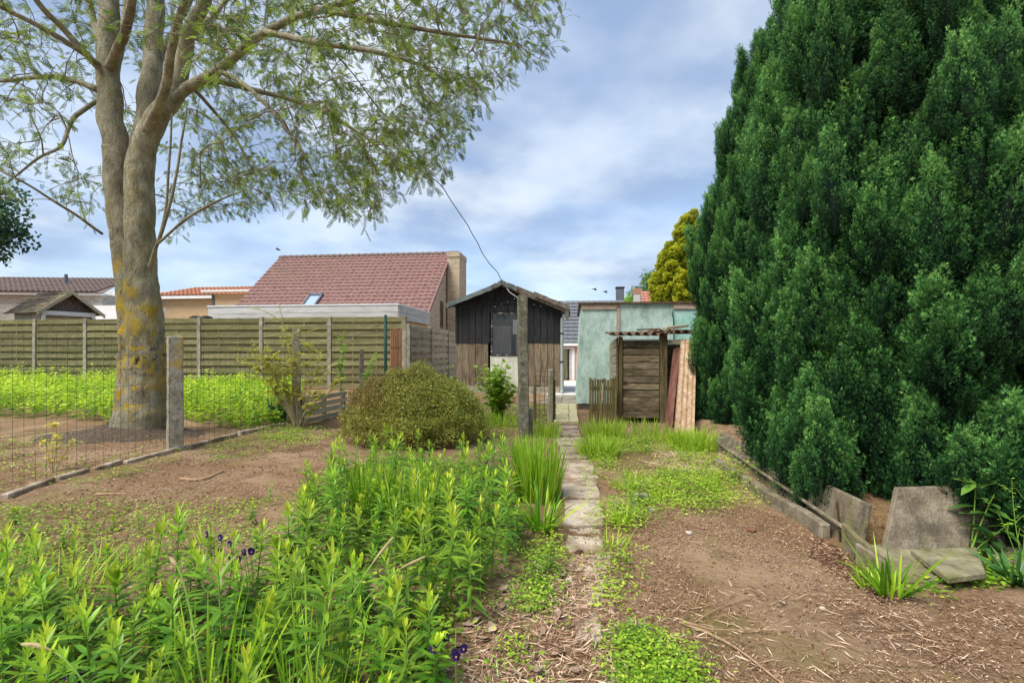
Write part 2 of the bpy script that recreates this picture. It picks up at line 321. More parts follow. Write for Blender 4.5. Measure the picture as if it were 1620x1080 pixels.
def glassm(name, col, rough=.05):
    m, nt, b = mk(name); b.inputs['Base Color'].default_value = col; b.inputs['Roughness'].default_value = rough; b.inputs['Specular IOR Level'].default_value = .8; return m
skyglass = glassm('skylight_glass', lin(150, 165, 180), .12)
darkglass = glassm('dark_window_glass', lin(44, 40, 38), .08)
def clear_glass(name):
    m, nt, b = mk(name); N, L = nodes(nt); g = N('ShaderNodeBsdfGlossy'); g.inputs['Roughness'].default_value = .03; t = N('ShaderNodeBsdfTransparent'); f = N('ShaderNodeFresnel'); f.inputs[0].default_value = 1.5
    ml = N('ShaderNodeMath', operation='ADD'); ml.inputs[1].default_value = 0.0; L(f.outputs[0], ml.inputs[0])
    x = N('ShaderNodeMixShader'); L(ml.outputs[0], x.inputs[0]); L(t.outputs[0], x.inputs[1]); L(g.outputs[0], x.inputs[2]); L(x.outputs[0], nt.nodes['Material Output'].inputs[0]); return m
pane_m = clear_glass('window_pane_glass')
curtain_m = M('grey_curtain', [lin(120, 114, 102), lin(150, 144, 132)], sc=(6, 6, .5), ns=4, bump=.1)

# bark: grey-brown with yellow lichen and dark patches low on the trunk
def bark():
    m = M('rowan_bark', [lin(116, 108, 86), lin(164, 155, 128), lin(200, 192, 166)], sc=(1, 1, .45), ns=9, bump=1.0, bscale=40, dist=.05,
          layers=[(lin(84, 84, 44), 2.2, .45, .7, (1, 1, .5), .5), (lin(178, 172, 156), 7, .6, .7, (1, 1, .6), .6), (lin(60, 52, 38), 22, .56, .7, (1, 1, .3), .55), (lin(64, 58, 42), 70, .52, .66, (1, 1, .7), .6), (lin(206, 198, 172), 60, .58, .7, (1, 1, 1), .55), (lin(150, 140, 60), 5, .52, .7, (1, 1, .7), .45)])
    nt = m.node_tree; N, L = nodes(nt); b = nt.nodes['Principled BSDF']; src = b.inputs['Base Color'].links[0].from_socket
    tc = N('ShaderNodeTexCoord'); sp = N('ShaderNodeSeparateXYZ'); L(tc.outputs['Object'], sp.inputs[0])
    def band(lo, hi, a, c):
        f1 = N('ShaderNodeMapRange'); f1.interpolation_type = 'SMOOTHSTEP'; f1.inputs[1].default_value = lo; f1.inputs[2].default_value = lo+.35; L(sp.outputs[2], f1.inputs[0])
        f2 = N('ShaderNodeMapRange'); f2.interpolation_type = 'SMOOTHSTEP'; f2.inputs[1].default_value = hi; f2.inputs[2].default_value = hi-.4; L(sp.outputs[2], f2.inputs[0])
        mu = N('ShaderNodeMath', operation='MULTIPLY'); L(f1.outputs[0], mu.inputs[0]); L(f2.outputs[0], mu.inputs[1])
        n = N('ShaderNodeTexNoise'); n.inputs['Scale'].default_value = a; n.inputs['Detail'].default_value = 7; L(tc.outputs['Object'], n.inputs['Vector'])
        r = N('ShaderNodeMapRange'); r.inputs[1].default_value = c[0]; r.inputs[2].default_value = c[1]; L(n.outputs[0], r.inputs[0])
        m2 = N('ShaderNodeMath', operation='MULTIPLY'); L(mu.outputs[0], m2.inputs[0]); L(r.outputs[0], m2.inputs[1]); return m2.outputs[0]
    for fac, c in ((band(.1, 2.7, 3.2, (.5, .66)), lin(176, 152, 56)), (band(.2, 1.9, 9, (.52, .62)), lin(190, 160, 40)), (band(.75, 1.45, 7.5, (.57, .62)), lin(50, 38, 24))):
        mx = N('ShaderNodeMix', data_type='RGBA'); L(fac, mx.inputs[0]); L(src, mx.inputs[6]); mx.inputs[7].default_value = c; src = mx.outputs[2]
    L(src, b.inputs['Base Color']); return m
bark_m = bark()
twig_m = M('twig_bark', [lin(96, 86, 66), lin(136, 124, 98)], ns=8, bump=.2, rand=.1)
brown_twig = M('brown_twigs', [lin(84, 64, 46), lin(120, 94, 70)], ns=8, bump=.2, rand=.1)
# ------------------------------------------------------------ ground
def ground_mat():
    m, nt, b = mk('garden_soil'); N, L = nodes(nt); tc = N('ShaderNodeTexCoord')
    def no(s, d=8, r=.6, dist=0):
        n = N('ShaderNodeTexNoise'); n.inputs['Scale'].default_value = s; n.inputs['Detail'].default_value = d; n.inputs['Roughness'].default_value = r; n.inputs['Distortion'].default_value = dist
        L(tc.outputs['Object'], n.inputs['Vector']); return n
    a = no(38, 9, .72); r = ramp(N, [lin(90, 66, 46), lin(143, 113, 84), lin(182, 153, 122)], [.28, .5, .7]); L(a.outputs[0], r.inputs[0]); col = r.outputs[0]
    for (c, s, lo, hi, amt, d) in ((lin(180, 152, 122), 1.1, .46, .62, .7, .4), (lin(98, 74, 56), 2.1, .54, .68, .55, .3), (lin(122, 112, 56), 1.5, .53, .66, .55, .5), (lin(150, 128, 60), 9, .6, .68, .5, .2), (lin(60, 42, 30), 16, .58, .68, .6, 0)):
        n = no(s, 6, .6, d); mr = N('ShaderNodeMapRange'); mr.inputs[1].default_value = lo; mr.inputs[2].default_value = hi; mr.inputs[4].default_value = amt; L(n.outputs[0], mr.inputs[0])
        mx = N('ShaderNodeMix', data_type='RGBA'); L(mr.outputs[0], mx.inputs[0]); L(col, mx.inputs[6]); mx.inputs[7].default_value = c; col = mx.outputs[2]
    L(col, b.inputs['Base Color']); b.inputs['Roughness'].default_value = .95; b.inputs['Specular IOR Level'].default_value = .15
    n = no(60, 8, .75); n3 = no(14, 6, .7); ad = N('ShaderNodeMath', operation='ADD'); L(n.outputs[0], ad.inputs[0]); L(n3.outputs[0], ad.inputs[1])
    bp = N('ShaderNodeBump'); bp.inputs['Strength'].default_value = .9; bp.inputs['Distance'].default_value = .03; L(ad.outputs[0], bp.inputs['Height']); L(bp.outputs[0], b.inputs['Normal']); return m
soil = ground_mat()
xs = np.unique(np.concatenate([np.linspace(-400, -40, 14), np.linspace(-40, -9, 40), np.linspace(-9, 6, 300), np.linspace(6, 40, 40), np.linspace(40, 400, 14)]))
ys = np.unique(np.concatenate([np.linspace(-60, 0, 12), np.linspace(0, 10, 230), np.linspace(10, 30, 60), np.linspace(30, 600, 30)]))
gx, gy = np.meshgrid(xs, ys); V = np.stack([gx.ravel(), gy.ravel(), gz(gx.ravel(), gy.ravel())], 1)
nx_, ny_ = len(xs), len(ys); i, j = np.meshgrid(np.arange(nx_-1), np.arange(ny_-1)); q = (j*nx_+i).ravel()
T = np.concatenate([np.stack([q, q+1, q+nx_+1], 1), np.stack([q, q+nx_+1, q+nx_], 1)])
g_o = link(bpy.data.objects.new('ground', npmesh('ground', V, T, None, soil, True))); tag(g_o, kind='structure', label='bare brown garden soil strewn with chips and moss')

# ------------------------------------------------------------ path
path = bpy.data.objects.new('path', None); link(path); tag(path, kind='structure', label='broken concrete slab path leading to the sheds')
def slab(pp, m, h=.035, z=None, jit=0):
    pts = [gnd(x, y) for x, y in pp]
    c = sum(pts, Vector())/len(pts); zz = float(gz(c.x, c.y)) if z is None else z
    poly = []
    n = len(pts)
    for k in range(n):
        a, b_ = pts[k], pts[(k+1) % n]
        for t in ((0, .33, .66) if jit else (0,)):
            p = a.lerp(b_, t); poly.append(Vector((p.x+random.uniform(-jit, jit), p.y+random.uniform(-jit, jit), zz-.05)))
    return MB().prism(poly, (0, 0, .05+h)).build('slab', m, path, bevel=.006)
rows = [(1100, 894, 966), (1010, 892, 950), (930, 900, 966), (872, 898, 962), (832, 890, 958), (790, 889, 953), (757, 886, 947), (727, 884, 938), (706, 882, 926), (690, 878, 920), (673, 876, 915)]
for k in range(len(rows)-1):
    (y0, a0, b0), (y1, a1, b1) = rows[k], rows[k+1]; g_ = 1.5
    if k == 1: a0 += 22; b1 -= 14
    if k == 0: a0 += 10; a1 += 26
    slab([(a0+g_, y0-g_), (b0-g_, y0-g_), (b1-g_, y1+g_), (a1+g_, y1+g_)], slabm, (-.003, .0, .002, .006)[k] if k < 4 else .014, jit=.03 if k < 4 else .02 if k < 8 else .008)
rows = [(671, 876, 916), (660, 877, 914), (650, 879, 913), (641, 880, 912)]
for k in range(3):
    (y0, a0, b0), (y1, a1, b1) = rows[k], rows[k+1]; s = .62
    for f0, f1 in ((0, s), (s, 1)):
        slab([(a0+(b0-a0)*f0+.3, y0-.3), (a0+(b0-a0)*f1-.3, y0-.3), (a1+(b1-a1)*f1-.3, y1+.3), (a1+(b1-a1)*f0+.3, y1+.3)], slab_yel, .05, z=.0)
def slabw(x0, x1, y0, y1, m, dz):
    f = lambda x, y: Vector((.93+x*CA+(y-11)*SA-.0, 11+(y-11)*CA-x*SA, float(gz(.9, 11+(y-11)*CA))-.06))
    MB().prism([f(x0, y0), f(x1, y0), f(x1, y1), f(x0, y1)], (0, 0, .06+dz)).build('slab', m, path, bevel=.004)
for k in range(4):
    for x0, x1 in ((-.32, .12), (.13, .57)): slabw(x0, x1, 11.35+k*.8, 12.13+k*.8, M_ if False else slab_far if k > 2 else concrete, .03)
for k in range(12):
    for x0, x1 in ((-.6, .09), (.1, .79), (.8, 1.6)): slabw(x0, x1, 14.6+k*1.05, 15.63+k*1.05, slab_far, .03)

# ------------------------------------------------------------ houses and roofs behind
def tiles(name, parent, m, P0, eu, ed, width, length, tw, tl, amp=.03, step=.03):
    """rows of wavy pantiles; P0 top corner, eu along ridge, ed down the slope"""
    eu = Vector(eu).normalized(); ed = Vector(ed).normalized(); en = eu.cross(ed); en = en if en.z > 0 else -en
    nc = int(round(width/tw)); nr = int(round(length/tl)); tw = width/nc; tl = length/nr; seg = 5; mb = MB(); P0 = Vector(P0)
    prof = [(0, 0), (.2, .7), (.4, 1), (.6, .7), (.8, .05)]
    for r in range(nr):
        vs = []; fs = []; xs_ = [(c+p[0], p[1]) for c in range(nc) for p in prof]+[(nc, 0)]
        for (x, h) in xs_:
            b0 = P0+eu*(x*tw); w = random.uniform(-.003, .003)
            vs += [b0+ed*(r*tl-.02)+en*(h*amp+.001), b0+ed*((r+1)*tl)+en*(h*amp+step+w), b0+ed*((r+1)*tl)+en*(h*amp-.012+w*.5)]
        for k in range(len(xs_)-1): fs += [(3*k, 3*k+3, 3*k+4, 3*k+1), (3*k+1, 3*k+4, 3*k+5, 3*k+2)]
        mb.add(vs, fs)
    o = mb.build(name, m, parent); o['kind'] = 'stuff'; return o
def window(parent, x0, x1, z0, z1, y, axis='y', fm=white, gm=darkglass, fw=.05, name='window', mull=1):
    """frame + pane on a wall that faces -y (axis y) or +x (axis x)"""
    def bx(mb, a, b_, c, d, o0, o1):
        return mb.box(a, b_, y-o1, y-o0, c, d) if axis == 'y' else mb.box(y+o0, y+o1, a, b_, c, d)
    mb = MB(); bx(mb, x0, x1, z0, z0+fw, -.02, .045); bx(mb, x0, x1, z1-fw, z1, -.02, .045); bx(mb, x0, x0+fw, z0+fw, z1-fw, -.02, .04); bx(mb, x1-fw, x1, z0+fw, z1-fw, -.02, .04)
    for k in range(mull): xm = x0+(x1-x0)*(k+1)/(mull+1); bx(mb, xm-fw*.4, xm+fw*.4, z0+fw, z1-fw, -.02, .036)
    w = mb.build(name, fm, parent); bx(MB(), x0+fw*.9, x1-fw*.9, z0+fw*.9, z1-fw*.9, -.01, .012).build('pane', gm, w); return w

# --- main house with plum-red roof
EY, RY, EZ, RZ = 24.4, 29.6, 2.75, None
O = at(672, 556, EY); O.z = 0
H = thing('brick_house', 'brick house with big plum red tiled roof and skylight', 'house', O, -A)
dl = 5.1; RZ = lz(402, O, 0, dl); WID = 10.6
ed = Vector((0, -dl, EZ-RZ)); sl = ed.length
b1 = MB(); b1.prism([(-.05, .12, -.5), (-.05, 2*dl-.12, -.5), (-.05, 2*dl-.12, EZ), (-.05, dl, RZ-.12), (-.05, .12, EZ-.05)], (-WID+.1, 0, 0)).build('wall', brick_tan, H)
rf = MB(); rf.prism([(0, -.05, EZ-.08), (0, dl, RZ-.05), (0, 2*dl+.05, EZ-.08), (0, 2*dl+.05, EZ-.02), (0, dl, RZ), (0, -.05, EZ-.02)], (-WID, 0, 0))
rfo = rf.build('roof', tile_red, H)
tiles('roof_tiles', rfo, tile_red, (-WID, dl, RZ+.01), (1, 0, 0), ed, WID, sl, .30, .345, .05, .04)
mb = MB()
for k in range(27): mb.tube([(-WID+k*WID/27, dl, RZ+.03), (-WID+(k+1)*WID/27+.02, dl, RZ+.05)], [.11, .13], 8)
mb.build('ridge_tiles', tile_dark, rfo)
MB().prism([(.004, -.05, EZ-.16), (.004, dl, RZ-.12), (.004, dl, RZ+.03), (.004, -.05, EZ)], (.07, 0, 0)).build('verge', tile_red, rfo)
MB().prism([(.004, dl, RZ-.12), (.004, 2*dl, EZ-.16), (.004, 2*dl, EZ), (.004, dl, RZ+.03)], (.06, 0, 0)).build('verge', tile_dark, rfo)
# skylight
un = Vector((0, -dl, EZ-RZ)).normalized(); nn = Vector((0, un.z, -un.y)); nn = nn if nn.z > 0 else -nn
t0, t1 = .66, .88; xk0, xk1 = -6.75, -6.0
def rp(x, t, h): return Vector((x, dl, RZ))+ed*t+nn*h
sk = MB(); 
for (xa, xb, ta, tb) in ((xk0, xk1, t0, t0+.025), (xk0, xk1, t1-.025, t1), (xk0, xk0+.08, t0, t1), (xk1-.08, xk1, t0, t1)):
    sk.prism([rp(xa, ta, .02), rp(xb, ta, .02), rp(xb, tb, .02), rp(xa, tb, .02)], nn*.17)
sko = sk.build('skylight', charm, rfo); MB().prism([rp(xk0+.05, t0+.02, .05), rp(xk1-.05, t0+.02, .05), rp(xk1-.05, t1-.02, .05), rp(xk0+.05, t1-.02, .05)], nn*.08).build('pane', skyglass, sko)
MB().prism([rp(xk0-.15, t1, .05), rp(xk1+.15, t1, .05), rp(xk1+.15, t1+.05, .05), rp(xk0-.15, t1+.05, .05)], nn*.05).build('flashing', fascia_m, sko)
window(H, 3.0, 3.6, 1.9+.6, 3.95, -.05, 'x', wood_post, darkglass, .09); window(H, 5.3, 5.95, 2.3, 3.7, -.05, 'x', wood_post, darkglass, .09)
ch = MB().box(.02, .72, dl-.75, dl+1.1, -.3, RZ-.3).box(.0, .74, dl-.8, dl+1.15, RZ-.298, RZ-.02).build('chimney', brick_tan, H)
MB().box(.1, .64, dl-.7, dl+1.05, RZ-.02, RZ+.03).build('chimney_cap', charm, ch)

# --- flat garage in front of it
O = at(630, 556, 19.7); O.z = 0
G = thing('garage', 'flat roofed garage with pale weathered fascia boards', 'garage', O, -A)
z1, z0 = lz(482, O, 0), lz(500, O, 0); gl = -lx(330, O); gdp = 4.3
MB().box(-gl+.1, -.1, .1, gdp, 0, z1-.1).build('wall', brick_yel, G)
for k in range(2):
    za, zb = z0-.12+(z1-z0+.12)*k/2, z0-.12+(z1-z0+.12)*(k+1)/2-.012
    MB().box(-gl, 0, -.025, .0, za, zb, .004).build('fascia_board', fascia_m, G)
    MB().box(.003, .028, .0, gdp, za, zb, .004).build('fascia_board', fascia_m, G)
MB().box(-gl-.02, .05, -.05, gdp, z1-.004, z1+.05).build('roof_edge', white, G)

# --- orange-roofed house
O = at(300, 556, 33); O.z = -.2
H2 = thing('orange_roof_house', 'low yellow brick house with orange tiled roof and white eaves', 'house', O, -A)
def zz(py, ly=0, x=0): return lz(py, O, x, ly)
xa, xb = lx(215, O), lx(352, O); xc = lx(445, O)
MB().box(xa, xb, .4, 6, 0, zz(470)).build('wall', brick_yel, H2); MB().box(xb+.01, xc, -.9, 6, 0, zz(466)-.1).build('wall', brick_yel, H2)
MB().box(xa-.3, xb-.1, .0, .3, zz(472), zz(467)).build('fascia', white, H2); MB().box(xb-.5, xc, -1.3, -.95, zz(466), zz(462)-.05).build('fascia', white, H2)
MB().box(xb-.02, xb+.12, -.98, -.905, 0, zz(466)-.15).build('downpipe', charm, H2)
rr = MB().prism([(xa-.3, .0, zz(467)+.01), (xc, .0, zz(467)+.01), (xc, 4, zz(455, 4)), (xa+1.4, 4, zz(455, 4))], (0, 0, -.06)).build('roof', tile_org, H2)
tiles('roof_tiles', rr, tile_org, (xa+1.2, 4, zz(455, 4)+.02), (1, 0, 0), (0, -4, zz(467)-zz(455, 4)), xc-xa-1.2, math.hypot(4, zz(467)-zz(455, 4)), .3, .36, .05, .05)
MB().box(xa-1, xa+3.5, -3.5, -1.5, 0, zz(490)).build('annex', white, H2)

# --- far left house with brown-grey roof
O = at(60, 556, 30); O.z = -.2
H3 = thing('grey_brick_house', 'grey brick house with long brown grey tiled roof behind the fence', 'house', O, R(4))
za, zb = lz(462, O, 0), lz(440, O, 0, 3)
MB().box(-9, 3.4, .3, 6, 0, za-.05).build('wall', brick_grey, H3); MB().box(-9.3, 3.6, -.05, .25, za-.15, za+.02).build('gutter', white, H3)
rr = MB().prism([(-9.3, -.1, za), (3.7, -.1, za), (3.0, 3.2, zb), (-9.3, 3.2, zb)], (0, 0, -.05)).build('roof', tile_dark, H3)
tiles('roof_tiles', rr, tile_dark, (-9.3, 3.2, zb+.03), (1, 0, 0), (0, -3.3, za-zb), 12.6, math.hypot(3.3, za-zb), .3, .36, .05, .05)
MB().tube([(.35, 1.6, za+.3), (.35, 1.6, za+1.3)], .09, 8).build('vent_pipe', charm, H3)

# --- low house with pale bluish roof peeking beside the trunk
O = at(150, 556, 36); O.z = -.2
H4 = thing('pale_roof_house', 'distant low house with pale glazed tiles beside the tree trunk', 'house', O, R(2))
z0_, z1_ = lz(476, O, 0), lz(462, O, 0, 3)
MB().box(-2, 3.5, .2, 5, 0, z0_-.03).build('wall', brick_grey, H4); rr = MB().prism([(-2.2, 0, z0_), (3.7, 0, z0_), (3.7, 3, z1_), (-1.2, 3, z1_)], (0, 0, -.05)).build('roof', charm, H4)
tiles('roof_tiles', rr, fascia_m, (-1.2, 3, z1_+.02), (1, 0, 0), (0, -3, z0_-z1_), 4.9, math.hypot(3, z0_-z1_), .35, .5, .06, .06)

# --- wooden playhouse behind the fence
O = at(112, 556, 19.6); O.z = 0
P_ = thing('playhouse', 'small wooden playhouse with mossy plank roof and white gable', 'playhouse', O, R(-24))
ez, rz_ = 2.72, 3.52; hw = .95; ln = 2.3
MB().box(-ln+.15, -.25, -hw+.12, hw-.12, 0, ez).build('wall', wood_pale, P_)
for sgn in (-1, 1):
    for k in range(6):
        t0, t1 = k/6, (k+1)/6+.02; y0, y1 = sgn*hw*1.12*(1-t0), sgn*hw*1.12*(1-t1); dz = rz_-ez+.1
        MB().prism([(-ln-.1, y0, ez-.1+dz*t0+.03), (.12, y0, ez-.1+dz*t0+.03), (.12, y1, ez-.1+dz*t1-.005), (-ln-.1, y1, ez-.1+dz*t1-.005)], (0, 0, .035)).build('roof_plank', wood_coop, P_)
    MB().prism([(.125, sgn*hw*1.15, ez-.18), (.125, sgn*hw*1.15, ez-.04), (.125, 0, rz_+.03), (.125, 0, rz_-.12)], (.03, 0, 0)).build('bargeboard', wood_pale, P_)
MB().prism([(-.245, -hw+.1, ez), (-.245, hw-.1, ez), (-.245, 0, rz_-.06)], (.04, 0, 0)).build('gable', feltb, P_)
MB().box(-.12, -.05, -hw+.1, hw-.1, ez-.14, ez+.02).build('beam', white, P_)
for y in (-hw+.14, hw-.14): MB().box(-.13, -.04, y-.045, y+.045, 0, ez-.15).build('post', white, P_)

# --- grey-tiled house with the patio door
O = at(900, 556, 28); O.z = float(gz(3.2, 28))
H5 = thing('patio_house', 'house with grey tiled roof and open patio door at the end of the path', 'house', O, -A)
xl, xr = lx(838, O), lx(1000, O); ez = lz(545, O, 0)+.05; rzz = lz(477, O, 0, 4.2)
d0, d1, dz1 = lx(887.5, O), lx(909, O), lz(549, O, 0)
w = MB().box(xl, d0, 0, .25, -.3, ez).box(d1, xr, 0, .25, -.3, ez).box(d0, d1, 0, .25, dz1, ez).box(xl, xr, .26, 8, -.3, -.05).build('wall', pinkw, H5)
MB().box(xl, xr, 3.0, 3.2, -.05, ez).build('room_wall', white, H5)
dm = d0+(d1-d0)*.55
dr = MB().box(d0, d1, -.04, .2, dz1-.09, dz1-.002).box(d1-.14, d1-.003, -.04, .2, -.05, dz1-.092).box(d0+.003, d0+.1, -.04, .2, -.05, dz1-.092).build('door_frame', white, H5)
mb = MB().box(0, .3, 0, .05, -.02, dz1-.1); 
dd = mb.build('door', fascia_m, H5); dd.location = (dm+.05, -.03, 0); dd.rotation_euler = (0, 0, 0)
MB().box(dm-.02, dm+.05, .02, .08, -.02, dz1-.1).build('door_edge', darkm, H5)
MB().box(d0+.12, dm-.1, .3, .36, -.02, dz1-.1).build('curtain', M('yellow_green_curtain', [lin(176, 172, 128), lin(200, 196, 150)], ns=3, bump=0), H5)
MB().box(xl, xr, -.25, -.1, ez-.12, ez+.02).build('gutter', white, H5)
rr = MB().prism([(xl-.1, -.2, ez+.02), (xr, -.2, ez+.02), (xr, 4.2, rzz), (xl-.1, 4.2, rzz)], (0, 0, -.06)).prism([(xl-.1, 4.2, rzz), (xr, 4.2, rzz), (xr, 8, ez), (xl-.1, 8, ez)], (0, 0, -.06)).build('roof', charm, H5)
tiles('roof_tiles', rr, tile_grey, (xl-.1, 4.2, rzz+.03), (1, 0, 0), (0, -4.4, ez-rzz), xr-xl+.1, math.hypot(4.4, ez-rzz), .34, .42, .022, .06)
cx0, cx1 = lx(975, O, 5), lx(987, O, 5); ct = lz(457, O, 0, 5)
c_ = MB().box(cx0, cx1, 4.8, 5.4, ez, ct).build('chimney', charm, H5); MB().box(cx0-.04, cx1+.04, 4.76, 5.44, ct, ct+.07).build('chimney_cap', darkm, c_)

# --- red-roofed house behind the mint outbuilding
O = at(1030, 556, 36); O.z = -.3
H6 = thing('red_roof_house', 'red tiled roof with short brick chimney beyond the mint outbuilding', 'house', O, -A)
xl, xr = lx(1009, O), lx(1110, O); ez, rzz = 4.0, lz(462, O, 0, 2.5)
MB().box(xl+.1, xr, .1, 5, 0, ez).build('wall', brick_red, H6); rr = MB().prism([(xl, 0, ez), (xr, 0, ez), (xr, 2.5, rzz), (xl+.7, 2.5, rzz)], (0, 0, -.06)).build('roof', tile_org, H6)
tiles('roof_tiles', rr, M('faded_red_tiles', [lin(150, 98, 82), lin(176, 122, 104)], ns=6, bump=.1, rand=0), (xl+.5, 2.5, rzz+.03), (1, 0, 0), (0, -2.5, ez-rzz), xr-xl-.5, math.hypot(2.5, rzz-ez), .3, .36, .05, .05)
a0, a1 = lx(1004, O), lx(1014, O)
c_ = MB().box(a0, a1, .2, .8, 3, lz(464, O, 0)).build('chimney', fascia_m, H6); MB().box(a0-.02, a1+.02, .18, .82, lz(464, O, 0)+.002, lz(455, O, 0)).build('chimney_top', brick_red, c_)

# ------------------------------------------------------------ plank fence
FC = gnd(640, 614)
def fence_line(name, label, O, posts, h, pm, base=0, rz=-A, lapz=.245, proud=.15):
    f = thing(name, label, 'fence', O, rz)
    for x in posts: MB().box(x-.065, x+.065, -.06, .06, -.3, h+random.uniform(-.02, .03), .004).build('post', concrete, f, bevel=.008)
    n = int((h-.05)/lapz)
    for a, b_ in zip(posts[:-1], posts[1:]):
        a, b_ = a+.068, b_-.068
        for k in range(n+1):
            z = h-.02-k*lapz
            if z < .05: break
            MB().box(a, b_, -.034+random.uniform(-.006, .006), -.012, max(z-proud, .01)+random.uniform(-.012, .012), z+random.uniform(-.012, .012), .009).build('plank', pm, f)
            if z-lapz > 0: MB().box(a, b_, .012, .03, max(z-lapz-.03, .005), z-proud+.03, .004).build('plank', pm, f)
        for t in (.0, .3, .64, 1):
            x = a+.03+(b_-a-.06)*t; MB().box(x-.03, x+.03, -.011, .011, .02, h-.01, .003).build('batten', pm, f)
    return f
pxs = [640, 522, 414, 316, 224, 136, 56, -22, -96, -168, -236, -300, -362, -420]
posts = sorted([lx(p, FC) for p in pxs])
fence_line('plank_fence', 'long mossy green horizontal plank fence with concrete posts', FC, posts, lz(500, FC, 0), wood_fence)
def ly_at(px, O):
    k = (px-810)/F; return (k*O.y-O.x)/(SA-k*CA)
FR = FC+U*.14
fr = fence_line('plank_fence', 'pale grey plank fence running back towards the black shed', FR, [0]+[ly_at(p, FR) for p in (681, 708, 724)], 2.1, wood_pale, rz=R(90)-A)
# green metal post and reed mat hung on the fence
g = gnd(610, 640); mb = MB().tube([g-Vector((0, 0, .2)), g+Vector((0, 0, 1.2+58/800*g.y))], .034, 10)
o = mb.build('metal_post', green_metal, None, True); tag(o, 'dark green round metal post standing before the plank fence', 'post')
rm = thing('reed_mat', 'small red brown reed mat standing against the plank fence', 'mat', gnd(617, 630)+Vector((0, 0, 0)), -A)
w = 19/800*rm.location.y; hh = lz(520, rm.location, 0)
for k in range(9): MB().tube([(w*k/9+.02, 0, 0), (w*k/9+.02+random.uniform(-.01, .01), 0, hh+random.uniform(-.05, .02))], .019, 6).build('reed', reed, rm)
for z in (.3, .8, 1.3): MB().box(0, w, -.024, -.016, z, z+.02).build('binding', brown_twig, rm)
# two black bins behind the fence
for px, nm in ((310, 'black rounded bin lid showing over the fence beside the trunk'), (326, 'flatter black bin lid showing over the fence')):
    c = at(px, 556, 18); mb = MB(); pts = [(c.x, c.y, 0), (c.x, c.y, 2.30), (c.x, c.y, 2.42), (c.x, c.y, 2.47)]; mb.tube(pts, [.16, .2, .21, .1], 12)
    tag(mb.build('bin', cable_m, None, True), nm, 'bin')

# ------------------------------------------------------------ black shed
O = gnd(805, 622)
S = thing('black_shed', 'black tarred board shed with brown lower boards and curtained window', 'shed', O, -A)
xl, xr = lx(722, O), lx(887, O); dep = 3.6; ap = lx(797, O); zl, zr, za = lz(480, O, xl), lz(486, O, xr), lz(450, O, ap)
def ztop(x): return zl+(za-zl)*(x-xl)/(ap-xl) if x < ap else zr+(za-zr)*(xr-x)/(xr-ap)
wx0, wx1, wz0, wz1 = lx(777, O), lx(834, O), lz(562, O, 0), lz(497, O, 0)
zs = lz(543, O, 0); zb = .22; zh = lz(478, O, 0)
n = 16
for k in range(n):
    a, b_ = xl+(xr-xl)*k/n+.006, xl+(xr-xl)*(k+1)/n-.006; jx = random.uniform(-.008, .008)
    seg = [(zs+.002+random.uniform(-.02, .02), zh-.004)]
    lowseg = [(zb, zs-.006)]
    if b_ > wx0 and a < wx1: seg = [(wz1+.07, zh-.004)]; lowseg = []
    for (p, q_) in seg: MB().box(a, b_, -.02+jx, .004, p, q_, .003).build('board', black_wood, S)
    for (p, q_) in lowseg: MB().box(a, b_, -.014+jx, .004, p+random.uniform(-.03, .02), q_, .004).build('board', brown_wood, S)
# gable boards above the rail
for k in range(n):
    a, b_ = xl+(xr-xl)*k/n+.004, xl+(xr-xl)*(k+1)/n-.004
    if min(ztop(a), ztop(b_)) > zh+.02:
        poly = [(a, -.015, zh), (b_, -.015, zh), (b_, -.015, ztop(b_)-.02)]+([(ap, -.015, za-.02)] if a < ap < b_ else [])+[(a, -.015, ztop(a)-.02)]
        MB().prism(poly, (0, .018, 0)).build('board', black_wood, S)
MB().box(xl, xr, -.05, -.021, zh-.05, zh+.015).build('rail', black_wood, S)
for x in (xl-.02, wx0-.1, xr-.04): MB().box(x, x+.06, -.045, -.0215, zs, zh-.052).build('cover_strip', black_wood, S)
# body: side walls, back, plinth
MB().box(xl, xl+.05, .006, dep, .2, zl-.02).build('side_wall', black_wood, S)
MB().box(xr-.05, xr, .006, dep, .2, zr-.02).build('side_wall', brown_wood, S)
MB().prism([(xl, dep, .2), (xr, dep, .2), (xr, dep, zr-.02), (ap, dep, za-.02), (xl, dep, zl-.02)], (0, .05, 0)).build('back_wall', black_wood, S)
MB().box(xl-.03, xr+.03, -.06, dep, -.2, .2, .01).build('plinth', concrete, S)
# window with panes and curtain, white panel below
wf = MB(); fw = .05
wf.box(wx0, wx1, -.05, .02, wz1, wz1+fw).box(wx0, wx1, -.05, .02, wz0-.02, wz0+fw-.02).box(wx0, wx0+fw, -.048, .02, wz0+.03, wz1-.001).box(wx1-fw, wx1, -.048, .02, wz0+.03, wz1-.001)
w = wf.build('window', M('peeling_black_frame', [lin(30, 28, 28), lin(64, 62, 60), lin(170, 168, 160)], ns=9, sc=(1, 1, 1), bump=.3), S)
MB().box(wx0+.045, wx1-.045, -.012, -.008, wz0+.025, wz1+.005).build('pane', pane_m, w)
zc = wz0+(wz1-wz0)*.72
mb = MB(); cx = [(wx0+.05+(wx1-wx0-.1)*t) for t in np.linspace(0, .56, 13)]
mb.add([(x, .07+.015*math.sin(i*1.9), z) for z in (wz0+.02, zc) for i, x in enumerate(cx)], [(i, i+1, i+14, i+13) for i in range(12)]).build('curtain', curtain_m, w)
mb = MB(); cx = [(wx0+.05+(wx1-wx0-.1)*t) for t in np.linspace(.7, 1, 8)]
